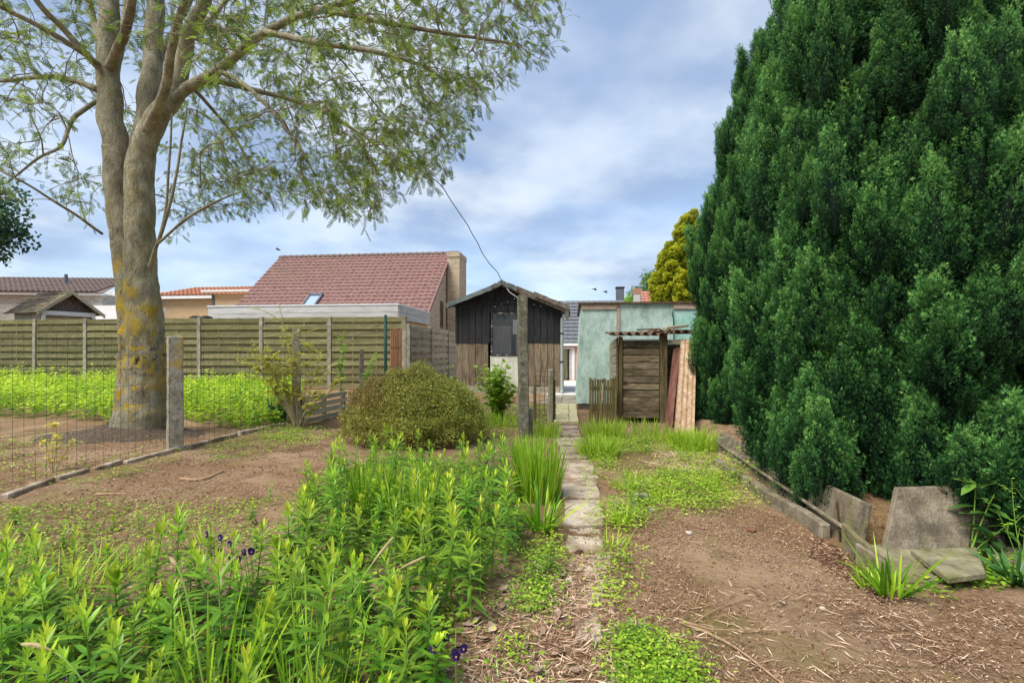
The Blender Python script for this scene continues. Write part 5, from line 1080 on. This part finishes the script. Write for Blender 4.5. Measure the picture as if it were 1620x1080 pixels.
for (px, py) in ((40, 850), (110, 870), (180, 838), (250, 880), (300, 835), (395, 830), (70, 905), (160, 900), (230, 845), (345, 885), (20, 830), (290, 905), (430, 800), (410, 870)):
    g = gnd(px+random.uniform(-15, 15), py); place(variants[rng.choice([3, 6, 7, 8])], (g.x, g.y), rng.uniform(.3, .5), rng.uniform(0, 6.28), 'small leafy seedling on the weedy soil left of the bed', 'seedlings on the weedy left soil', 'seedling')
# ------------------------------------------------------------ grasses
grass_m = LEAF('grass_blade', [lin(76, 124, 24), lin(126, 174, 34), lin(178, 208, 52), lin(206, 222, 96)], trans=.4, rough=.45, rand=.05)
def tuft(name, label, g, n, h, w, rad, spread, bend, m=grass_m, tint=.5, cat='grass tuft', prof='blade', group=None, hv=(.55, 1.1)):
    g = Vector(g); g.z = float(gz(g.x, g.y)); a = rng.uniform(0, 6.283, n); rr_ = rad*np.sqrt(rng.uniform(size=n))
    P = np.stack([rr_*np.cos(a), rr_*np.sin(a), np.full(n, -.01)], 1); b_ = a+rng.normal(size=n)*.6; sp = spread*rng.uniform(.1, 1, n)
    D = np.stack([np.cos(b_)*sp, np.sin(b_)*sp, np.ones(n)], 1); N_ = np.stack([np.cos(b_), np.sin(b_), np.full(n, .2)], 1)+rng.normal(size=(n, 3))*.4
    V, T, C = strips(P, D, N_, h*rng.uniform(*hv, n), w*rng.uniform(.7, 1.2, n), bend*rng.uniform(.3, 1.2, n), prof, np.clip(tint+rng.normal(size=n)*.26, 0, 1), fold=.1)
    o = npobj(name, [(V, T, C)], m); o.location = g; tag(o, label, cat, group); return o
tuft('grass_tuft', 'tall upright rushy grass clump left of the slab path', gnd(850, 788), 420, .56, .008, .17, .38, .07, tint=.36)
tuft('grass_tuft', 'tall rushy grass at the foot of the speckled concrete post', gnd(836, 745), 240, .42, .0075, .14, .3, .06, tint=.42)
tuft('strap_plant', 'arching strap leaved clump spilling onto the slab path', gnd(858, 838), 80, .40, .015, .07, 1.1, .38, tint=.2, cat='plant')
tuft('grass_tuft', 'wide bright grass clump right of the slab path', gnd(945, 722), 520, .36, .0075, .2, .8, .3, tint=.58)
tuft('grass_tuft', 'bright grass at the foot of the picket fence', gnd(955, 690), 520, .36, .0075, .28, .6, .25, tint=.6)
tuft('grass_tuft', 'thin grass growing under the coop door', gnd(1018, 690), 160, .34, .009, .35, .5, .2, tint=.55)
tuft('grass_tuft', 'tall bright grass beside the rusty sheet and conifer', gnd(1098, 712), 520, .36, .0075, .28, .6, .25, tint=.58)
tuft('grass_tuft', 'loose grass in front of the leaning rusty sheet', gnd(1068, 704), 120, .25, .010, .22, .6, .2, tint=.6)
tuft('grass_tuft', 'small star shaped grass tuft beside the half buried brick', gnd(982, 826), 34, .22, .014, .05, 1.3, .3, tint=.72)
tuft('grass_tuft', 'bluish upright grass in the middle of the perennial bed', gnd(655, 835), 130, .42, .011, .2, .3, .05, tint=.3)
tuft('grass_tuft', 'upright grass in the left of the perennial bed', gnd(585, 815), 90, .46, .011, .14, .3, .05, tint=.35)
tuft('grass_tuft', 'arching dark grass tuft among the broken cement slabs', gnd(1408, 945), 46, .38, .012, .05, .9, .4, tint=.22)
tuft('grass_tuft', 'short pale grass at the foot of the arching tuft', gnd(1385, 935), 60, .14, .008, .07, 1.0, .2, tint=.5)
tuft('strap_plant', 'dark strap leaved plant at the edge of the mossy slabs', gnd(1612, 925), 46, .26, .024, .05, 1.2, .5, LEAF('dark_strap', [lin(30, 66, 30), lin(54, 100, 44), lin(84, 130, 60), lin(110, 150, 80)], trans=.25, rough=.35), .45, 'plant')
tuft('grass_tuft', 'tall foreground grass clump among the perennials', gnd(500, 1170), 44, .56, .007, .14, .5, .2, tint=.36)
tuft('grass_tuft', 'narrow foreground grass clump with dark blades', gnd(330, 1150), 34, .5, .008, .10, .5, .2, tint=.3)
tuft('grass_tuft', 'thin yellowish grass on the bare soil left of the bed', gnd(120, 925), 120, .26, .006, .22, 1.1, .2, tint=.72)
tuft('grass_tuft', 'dark bluish leek like leaves behind the thorny shrub', gnd(440, 668), 60, .5, .03, .12, .2, .05, LEAF('leek_leaf', [lin(40, 80, 60), lin(70, 116, 84), lin(100, 144, 106), lin(130, 170, 130)], trans=.3), .4, 'plant')
tuft('grass_tuft', 'tall grass standing just right of the lichen post', gnd(304, 650), 140, .62, .012, .2, .2, .05, tint=.45)
tuft('grass_tuft', 'short bright grass around the currant bush', gnd(790, 672), 220, .3, .010, .3, .6, .2, tint=.6)
tuft('grass_tuft', 'bright grass between timber posts and slab path', gnd(862, 688), 200, .30, .010, .22, .5, .15, tint=.6)
for (px, py, lab) in ((1000, 760, 'small loose grass tuft in the weeds before the coop'), (1060, 745, 'small grass tuft beside the bleached straw heap'), (1045, 790, 'tiny grass tuft right of the half buried brick'), (985, 775, 'grass tuft left above the half buried brick'), (1120, 772, 'thin grass tuft near the far kerb'), (968, 860, 'thin grass tuft at the right path edge'), (30, 880, 'loose grass tuft on the weedy soil by the left kerb'), (210, 900, 'short grass tuft on the soil near the pansies'), (330, 860, 'tiny grass tuft on the bare left soil')):
    tuft('grass_tuft', lab, gnd(px, py), 46, .17, .006, .09, .9, .3, tint=.52)
# seeding grass stalks
seed_m = M('grass_seed_head', [lin(140, 124, 84), lin(180, 164, 116)], ns=20, bump=.4)
def stalk(label, pts, r0, hl):
    p, r = spl([at(*q_) for q_ in pts], [r0]*(len(pts)-1)+[r0*.5], 5); b0 = p[0].copy()
    t = thing('seeding_grass', label, 'grass stalk', b0); p = [v-b0 for v in p]; MB().tube(p, r, 5).build('stalk', stem_g, t)
    k = len(p)-1-hl; q_ = p[k:]; MB().tube(q_, [r0*.8+r0*1.6*math.sin(math.pi*min(1, (i_+.4)/len(q_))) for i_ in range(len(q_))], 7, jit=.5).build('seed_head', seed_m, t)
stalk('grass stalk with seed head leaning right across the bed', [(420, 1240, 1.40), (480, 1060, 1.55), (545, 960, 1.75), (590, 890, 1.95), (622, 850, 2.1)], .003, 5)
stalk('grass stalk bowing left with a drooping seed head at the bed corner', [(190, 1230, 1.42), (150, 1110, 1.4), (105, 1045, 1.4), (65, 1022, 1.4), (34, 1018, 1.4)], .0028, 7)
stalk('upright grass stalk with short brown tip in the bed', [(345, 1210, 1.47), (318, 1060, 1.5), (300, 960, 1.55), (285, 905, 1.58), (270, 882, 1.6)], .003, 3)
stalk('slender grass stalk leaning far right with tan head', [(480, 1230, 1.42), (520, 1070, 1.6), (570, 960, 1.8), (625, 905, 1.95), (672, 880, 2.05)], .0026, 4)
stalk('thin stalk with feathery head in the middle of the bed', [(505, 1200, 1.49), (502, 1050, 1.6), (520, 960, 1.75), (528, 900, 1.9), (526, 872, 1.95)], .0024, 4)
# thistle-like plant and dry weeds by the slabs
thist = LEAF('thistle_leaf', [lin(30, 62, 36), lin(50, 92, 46), lin(92, 136, 52), lin(150, 180, 80)], trans=.3, rough=.35)
stemmy('thistle_plant', 'dark glossy leaved thistle plant before the leaning slab', gnd(1535, 884), [(.14, 0, .36), (.05, .02, .42), (.2, -.03, .2), (.1, -.04, .14)], .12, .05, thist, 9, cat='plant', stem_m=stem_g, sr=.005, topbias=.35, droop=.4)
stemmy('dry_weed', 'bare dark branching weed against the leaning slab', gnd(1497, 874), [(.02, 0, .22), (.08, 0, .25), (-.02, 0, .18)], .012, .006, shrub_m, 2, cat='plant', stem_m=brown_twig, sr=.004, side=3)
stemmy('yellow_weed', 'thin yellowish seeding weed beside the strap leaved plant', gnd(1618, 905), [(-.06, 0, .5), (.02, 0, .55), (-.14, 0, .32), (.06, 0, .42)], .026, .008, grass_m, 9, cat='plant', stem_m=stem_g, sr=.003, side=3)
stemmy('yellow_weed', 'leafy weed growing over the long low kerb', gnd(1160, 765), [(-.1, 0, .3), (.05, 0, .36), (.15, 0, .25), (.0, .1, .3), (.22, 0, .2)], .04, .014, grass_m, 20, cat='plant', stem_m=stem_g, sr=.003)
stemmy('weed', 'reddish stemmed weed by the wire fence', gnd(84, 745), [(0, 0, .5), (.07, 0, .4), (-.08, 0, .3), (.12, .1, .28)], .06, .018, wisp_m, 26, cat='plant', stem_m=brown_twig, sr=.003, side=2)

# ------------------------------------------------------------ pansies
pet_m = M('purple_petal', [lin(34, 16, 62), lin(58, 30, 100)], ns=9, bump=0, rand=.2); eye_m = M('yellow_eye', [lin(210, 170, 40), lin(230, 190, 60)], ns=5, bump=0)
def pansy_mesh():
    mb = MB()
    for a, r in ((90, .016), (30, .014), (150, .014), (235, .013), (305, .013)):
        c = Vector((math.cos(R(a))*.012, -.001*(a/100), math.sin(R(a))*.012)); n = 8
        mb.add([c]+[c+Vector((math.cos(k*6.283/n)*r, .003*math.sin(k*2), math.sin(k*6.283/n)*r)) for k in range(n)], [(0, k+1, (k+1) % n+1) for k in range(n)])
    m1 = mb.mesh('petals'); m1.materials.append(pet_m); mb = MB().tube([(0, -.004, 0), (0, -.008, 0)], .004, 6); m2 = mb.mesh('eye'); m2.materials.append(eye_m)
    mb = MB().tube([(0, .004, 0), (.0, .02, -.06), (0, .03, -.17)], .0016, 4); m3 = mb.mesh('stem'); m3.materials.append(stem_g); return m1, m2, m3
pm = pansy_mesh(); first = None
for (cx, cy, n_, Yc, wh) in ((372, 868, 10, 2.3, 'in the large clump beside bare soil'), (80, 1062, 4, 1.55, 'below the bowed grass stalk'), (702, 1040, 5, 1.75, 'at the bed corner by the path')):
    for _ in range(n_):
        p = at(cx+random.gauss(0, 22), cy+random.gauss(0, 13), Yc+random.gauss(0, .05)); p.z = max(.16, p.z)
        t = thing('pansy', 'dark purple pansy flower '+wh, 'flower', p, R(random.uniform(-50, 50)), 'pansies '+wh)
        for nm, me in zip(('petals', 'eye', 'stem'), pm):
            o = link(bpy.data.objects.new(nm, me), t)
            if nm != 'stem': o.scale = (.66, .66, .66)
            if nm == 'stem': o.scale = (1, 1, (p.z+.03)/.17)

# ------------------------------------------------------------ ground cover and litter
cover_m = LEAF('ground_cover_leaf', [lin(68, 106, 28), lin(120, 162, 42), lin(172, 200, 58), lin(204, 216, 94)], trans=.35, rough=.5, rand=0)
def cover(name, label, pp, n, sz, zmax, tint=.5, thr=0., seed=5, clump=2.5):
    Q = scatter(wpoly(pp), n); Q = Q+rng.normal(size=Q.shape)*(.02+.014*Q[:, 1:2]); k = fbm(Q[:, 0], Q[:, 1], clump, seed, 3) > thr+rng.normal(size=len(Q))*.07; Q = Q[k]; n = len(Q); z = gz(Q[:, 0], Q[:, 1])+zmax*rng.uniform(.1, 1, n)**1.5*(.4+fbm(Q[:, 0], Q[:, 1], 3.5, seed+3, 2))
    P = np.column_stack([Q, z]); a = rng.uniform(0, 6.283, n); D = np.stack([np.cos(a), np.sin(a), rng.uniform(-.1, .6, n)], 1); tint = tint+.5*(fbm(Q[:, 0], Q[:, 1], 4, seed+9, 3)-.5)
    V, T, C = strips(P, D, np.array([0, 0, 1.])+rng.normal(size=(n, 3))*.35, sz*rng.uniform(.35, 1.6, n), sz*.55*rng.uniform(.7, 1.2, n), .2, 'rhomb', np.clip(tint+rng.normal(size=n)*.2, 0, 1))
    o = npobj(name, [(V, T, C)], cover_m); tag(o, label, kind='stuff'); return o
cover('ground_cover', 'low lime weeds between path and bare soil', [(945, 960), (960, 905), (952, 850), (940, 760), (925, 700), (1100, 690), (1130, 740), (1190, 790), (1100, 815), (1040, 800), (1010, 850), (985, 905), (1000, 960)], 34000, .024, .11, .5, .40, 5)
cover('ground_cover', 'dense small leaved green patch at the near end of the path', [(965, 1000), (1015, 995), (1060, 1030), (1110, 1060), (1100, 1130), (985, 1130)], 3400, .02, .07, .36, .36, 8)
cover('ground_cover', 'green creeping weeds along the left path edge', [(845, 860), (885, 850), (872, 940), (840, 1010), (830, 1130), (770, 1130), (800, 980), (830, 920)], 3600, .022, .08, .45, .42, 11)
cover('ground_cover', 'low weeds under the perennials', bed[1:-1], 22000, .032, .10, .32, .3, 15)
cover('ground_cover', 'sparse weeds on the bare soil left of the bed', [(-80, 830), (120, 800), (330, 800), (470, 790), (450, 930), (200, 990), (-80, 1000)], 7500, .024, .07, .4, .46, 21)
cover('ground_cover', 'creeping weeds along the kerb under the wire fence', [(-60, 822), (100, 772), (260, 728), (380, 698), (470, 682), (480, 705), (380, 722), (200, 755), (90, 790), (-60, 860)], 5000, .026, .07, .45, .42, 27, 3.5)
cover('ground_cover', 'pale weeds between the round shrub and the path', [(760, 672), (880, 672), (885, 700), (800, 745), (760, 730)], 4200, .026, .07, .6, .38, 33)
cover('ground_cover', 'yellow green weeds over the far kerb', [(1100, 735), (1150, 735), (1215, 785), (1190, 800), (1120, 790)], 1500, .022, .12, .7, .35, 39)
cover('ground_cover', 'weeds beside the mossy slabs', [(1350, 905), (1480, 945), (1640, 935), (1640, 885), (1560, 880), (1480, 935)], 2200, .03, .05, .35, .5, 43)
cover('ground_cover', 'sparse weeds on soil before the enclosure', [(-80, 690), (200, 690), (280, 712), (180, 732), (60, 765), (-80, 800)], 2600, .03, .05, .55, .5, 47)
cover('ground_cover', 'grassy strip between weeds and round shrub', [(380, 672), (470, 676), (560, 690), (470, 712), (420, 690)], 3800, .03, .09, .6, .36, 51)
cover('ground_cover', 'far low weeds beside the sheds', [(700, 640), (880, 645), (876, 672), (700, 668)], 3000, .05, .1, .5, .3, 55)
# chips, bark bits and straw on the soil
lit_m = LEAF('litter', [lin(64, 44, 34), lin(112, 82, 62), lin(166, 132, 104), lin(212, 188, 160)], trans=.0, rough=.9, rand=0, spec=.1)
def litter(name, label, pp, n, l, w, thr=.0, seed=3, mean=.45):
    Q = scatter(wpoly(pp), n); Q = Q[fbm(Q[:, 0], Q[:, 1], 1.8, seed, 3) > thr]; n = len(Q); P = np.column_stack([Q, gz(Q[:, 0], Q[:, 1])+rng.uniform(.002, .014, n)]); a = rng.uniform(0, 6.283, n)
    D = np.stack([np.cos(a), np.sin(a), rng.normal(size=n)*.12], 1)
    V, T, C = strips(P, D, np.array([0, 0, 1.])+rng.normal(size=(n, 3))*.35, l*rng.uniform(.3, 1.6, n)**1.3, 1.4*w*rng.uniform(.5, 1.5, n), rng.normal(size=n)*.08, 'rhomb', np.clip(rng.normal(mean, .26, n), 0, 1))
    o = npobj(name, [(V, T, C)], lit_m); tag(o, label, kind='stuff')
soilR = [(960, 1400), (950, 900), (1000, 830), (1130, 790), (1200, 800), (1300, 850), (1345, 900), (1450, 945), (1700, 960), (1800, 1400)]
soilL = [(-200, 1000), (-100, 850), (100, 780), (280, 722), (470, 690), (545, 700), (520, 740), (480, 790), (440, 900), (250, 980)]
litter('litter', 'small bark chips and straw on the right soil', soilR, 34000, .013, .0026, .40, 3, .5)
litter('litter', 'small bark chips on the left soil', soilL, 20000, .018, .004, .40, 5, .45)
litter('litter', 'soil crumbs and chips under the tree', [(-200, 720), (280, 690), (290, 712), (90, 760), (-200, 850)], 6000, .024, .006, .3, 7, .35)
litter('litter', 'dark needle litter under the conifers', [(1330, 840), (1150, 705), (1130, 680), (1300, 660), (1700, 700), (1700, 850), (1400, 860)], 9000, .03, .005, .0, 23, .15)
litter('straw', 'dry straw and dead stems over the near path', [(690, 1300), (730, 1000), (800, 920), (880, 870), (965, 870), (980, 960), (1010, 1300)], 5200, .055, .0035, .0, 9, .7)
litter('straw', 'scattered dry stems on the right foreground soil', [(1000, 1300), (1000, 960), (1150, 930), (1400, 960), (1700, 990), (1800, 1300)], 1500, .06, .0028, .46, 29, .72)
litter('straw', 'bleached straw heap on the weeds before the coop', [(1040, 715), (1120, 720), (1135, 745), (1080, 748), (1030, 735)], 2600, .09, .006, .0, 13, .85)
litter('litter', 'dry leaves and crumbs on the slab path', [(878, 672), (916, 672), (950, 780), (965, 870), (885, 870), (890, 760)], 3200, .018, .006, .42, 17, .25)
litter('litter', 'dry crumbs below the leaning cement slabs', [(1290, 845), (1345, 880), (1440, 945), (1400, 960), (1280, 880)], 2500, .028, .005, .0, 19, .35)
def clods(label, pp, n, s0):
    Q = scatter(wpoly(pp), n); Q = Q[fbm(Q[:, 0], Q[:, 1], 2.2, 91, 3) > .42]; n = len(Q); s = s0*rng.uniform(.3, 1.6, n)**1.6; c_ = np.column_stack([Q, gz(Q[:, 0], Q[:, 1])+s*.2])
    o8 = np.array([(1, 0, 0), (-1, 0, 0), (0, 1, 0), (0, -1, 0), (0, 0, .7), (0, 0, -.7)], float); V = c_[:, None]+s[:, None, None]*(o8[None]+rng.normal(size=(n, 6, 3))*.25)
    f8 = np.array([(0, 2, 4), (2, 1, 4), (1, 3, 4), (3, 0, 4), (2, 0, 5), (1, 2, 5), (3, 1, 5), (0, 3, 5)]); T = (np.arange(n)[:, None, None]*6+f8[None]).reshape(-1, 3)
    o = npobj('soil_clods', [(V.reshape(-1, 3), T, np.repeat(np.clip(rng.normal(.42, .1, n), 0, 1), 8))], lit_m); tag(o, label, kind='stuff')
clods('small soil clods and grit on the right bare soil', soilR, 2600, .005); clods('small soil clods on the left bare soil', soilL, 2200, .007)
def stick(label, pts, r0=.004, br=()):
    ps = []
    for (x, y, z) in pts: g = gnd(x, y); ps.append(Vector((g.x, g.y, float(gz(g.x, g.y))+z)))
    p, r = spl(ps, [r0*(1-.5*k/(len(ps)-1)) for k in range(len(ps))], 4); mb = MB().tube(p, r, 5, jit=.15)
    tag(mb.build('stick', stickm, None), label, 'stick')
stick('long pale curved stick on the bare soil beside the path', [(1075, 985, .01), (1120, 1008, .02), (1170, 1040, .015), (1240, 1090, .01), (1300, 1130, .01)], .005)
stick('thin bent twig crossing the long pale stick', [(1080, 990, .03), (1130, 1006, .03), (1200, 1004, .02), (1260, 998, .01)], .0035)
stick('slanting twig pointing up the soil from the long stick', [(1100, 985, .012), (1140, 965, .015), (1190, 950, .01)], .003)
stick('straight thin twig on the soil right of the weeds', [(1022, 876, .008), (1035, 897, .012), (1052, 922, .008)], .004)
stick('short dark twig lying near the path weeds', [(1012, 868, .008), (1040, 862, .012), (1062, 857, .008)], .004)
stick('stout broken stick on the left bare soil', [(285, 758, .012), (320, 760, .016), (350, 748, .012), (352, 746, .012)], .012)
stick('short straight stick lying on the left soil', [(152, 783, .01), (180, 784, .012), (202, 784, .01)], .009)
stick('curled dry stem across the near path', [(820, 985, .02), (860, 960, .03), (880, 985, .02), (870, 1020, .02)], .003)
stick('arched dry stem at the left path edge', [(770, 1050, .02), (800, 1010, .05), (840, 1000, .05), (880, 1005, .02)], .003)
stick('pale dead stem hanging beside the bed corner', [(720, 1090, .02), (721, 1040, .10), (722, 995, .02)], .002)
# dead leaves
def dead_mesh(seed):
    r_ = np.random.default_rng(seed); V, T, C = strips(np.zeros((1, 3)), [[1, 0, .1]], [[0, 0, 1]], .075, .034, -.15+r_.uniform(0, .4), 'oval', .5, fold=.3*r_.uniform(.5, 1.5)); V[:, 0] -= .035; V += r_.normal(size=V.shape)*.003; V[:, 2] += .008
    return npmesh('dead_leaf', V, T, C, deadm)
dm_ = [dead_mesh(s) for s in range(5)]
for (px, py) in [(812, 945), (794, 962), (858, 952), (882, 977), (748, 985), (780, 997), (835, 1020), (862, 998), (760, 1008), (730, 1020), (890, 912), (815, 1068), (905, 1060), (800, 930), (845, 1060), (1020, 992), (700, 1060), (880, 1030)]:
    g = gnd(px+random.uniform(-4, 4), py); o = link(bpy.data.objects.new('dead_leaf', random.choice(dm_))); o.location = (g.x, g.y, float(gz(g.x, g.y))+.008); o.rotation_euler = (random.gauss(0, .25), random.gauss(0, .25), random.uniform(0, 6.28)); s = random.uniform(.7, 1.25); o.scale = (s, s, s)
    tag(o, 'curled dry brown leaf lying near the path', 'dead leaf', 'dead leaves scattered by the path')
# stones
def stone(label, px, py, s, m=stonem, sq=(1, 1, .6)):
    b = bmesh.new(); bmesh.ops.create_icosphere(b, subdivisions=2, radius=1)
    sd_ = Vector((px*.13, py*.07, 0))
    for v in b.verts: v.co = Vector((v.co.x*sq[0], v.co.y*sq[1], v.co.z*sq[2]))*s*(1+.3*mnoise.noise(v.co*1.3+sd_))
    me = bpy.data.meshes.new('stone'); b.to_mesh(me); b.free(); me.materials.append(m); o = link(bpy.data.objects.new('stone', me)); g = gnd(px, py); o.location = (g.x, g.y, float(gz(g.x, g.y))+s*sq[2]*.4); tag(o, label, 'stone')
g = gnd(1014, 791); o = MB().box(-.055, .055, -.035, .035, -.02, .05, .006).build('brick', concrete, None, bevel=.008); o.location = (g.x, g.y, float(gz(g.x, g.y))); o.rotation_euler = (0, 0, R(14)); tag(o, 'half buried grey brick among the weeds right of the path', 'brick')
stone('flat pale stone just below the half buried brick', 1029, 806, .028); stone('white pebble on the bare soil right of the weeds', 1090, 842, .025)
stone('dark clod lying in the middle of the path', 917, 870, .03, M('dark_clod', [lin(50, 34, 24), lin(84, 58, 42)], ns=20, bump=.8)); stone('brown root clod on the soil before the kerb', 1188, 838, .035, M('brown_clod', [lin(104, 70, 48), lin(150, 110, 80)], ns=20, bump=.8))
stone('small grey stone beside the dead leaves on the path', 900, 917, .018); stone('whitish pebble in the right soil below the slabs', 1301, 967, .013)
# birds and street lamp far away
for (px, py, lab) in ((941, 458, 'small dark bird flying above the grey tiled roof'), (958, 462, 'small dark bird following just lower above the roof'), (440, 395, 'tiny bird high above the plum red ridge')):
    c = at(px, py, 26); mb = MB().tube([(-.12, 0, .03), (-.05, 0, .02), (.04, 0, 0), (.13, 0, -.03)], [.012, .035, .04, .008], 6); 
    b_ = thing('bird', lab, 'bird', c, .4); mb.build('body', cable_m, b_)
    for s in (-1, 1): MB().prism([(.05, s*.02, .01), (-.05, s*.02, .01), (-.09, s*.2, .05), (-.02, s*.17, .05)], (0, 0, .008)).build('wing', cable_m, b_)
c = at(103, 448, 60); lp = thing('street_lamp', 'distant street lamp arm above the brown grey roof', 'street lamp', (c.x, 60, 0))
MB().tube([(-1.1, 0, -.5), (-1.1, 0, c.z-.3), (-.7, 0, c.z)], .07, 6).build('pole', charm, lp); MB().box(-.72, .7, -.15, .15, c.z-.02, c.z+.12).build('lamp_head', charm, lp)
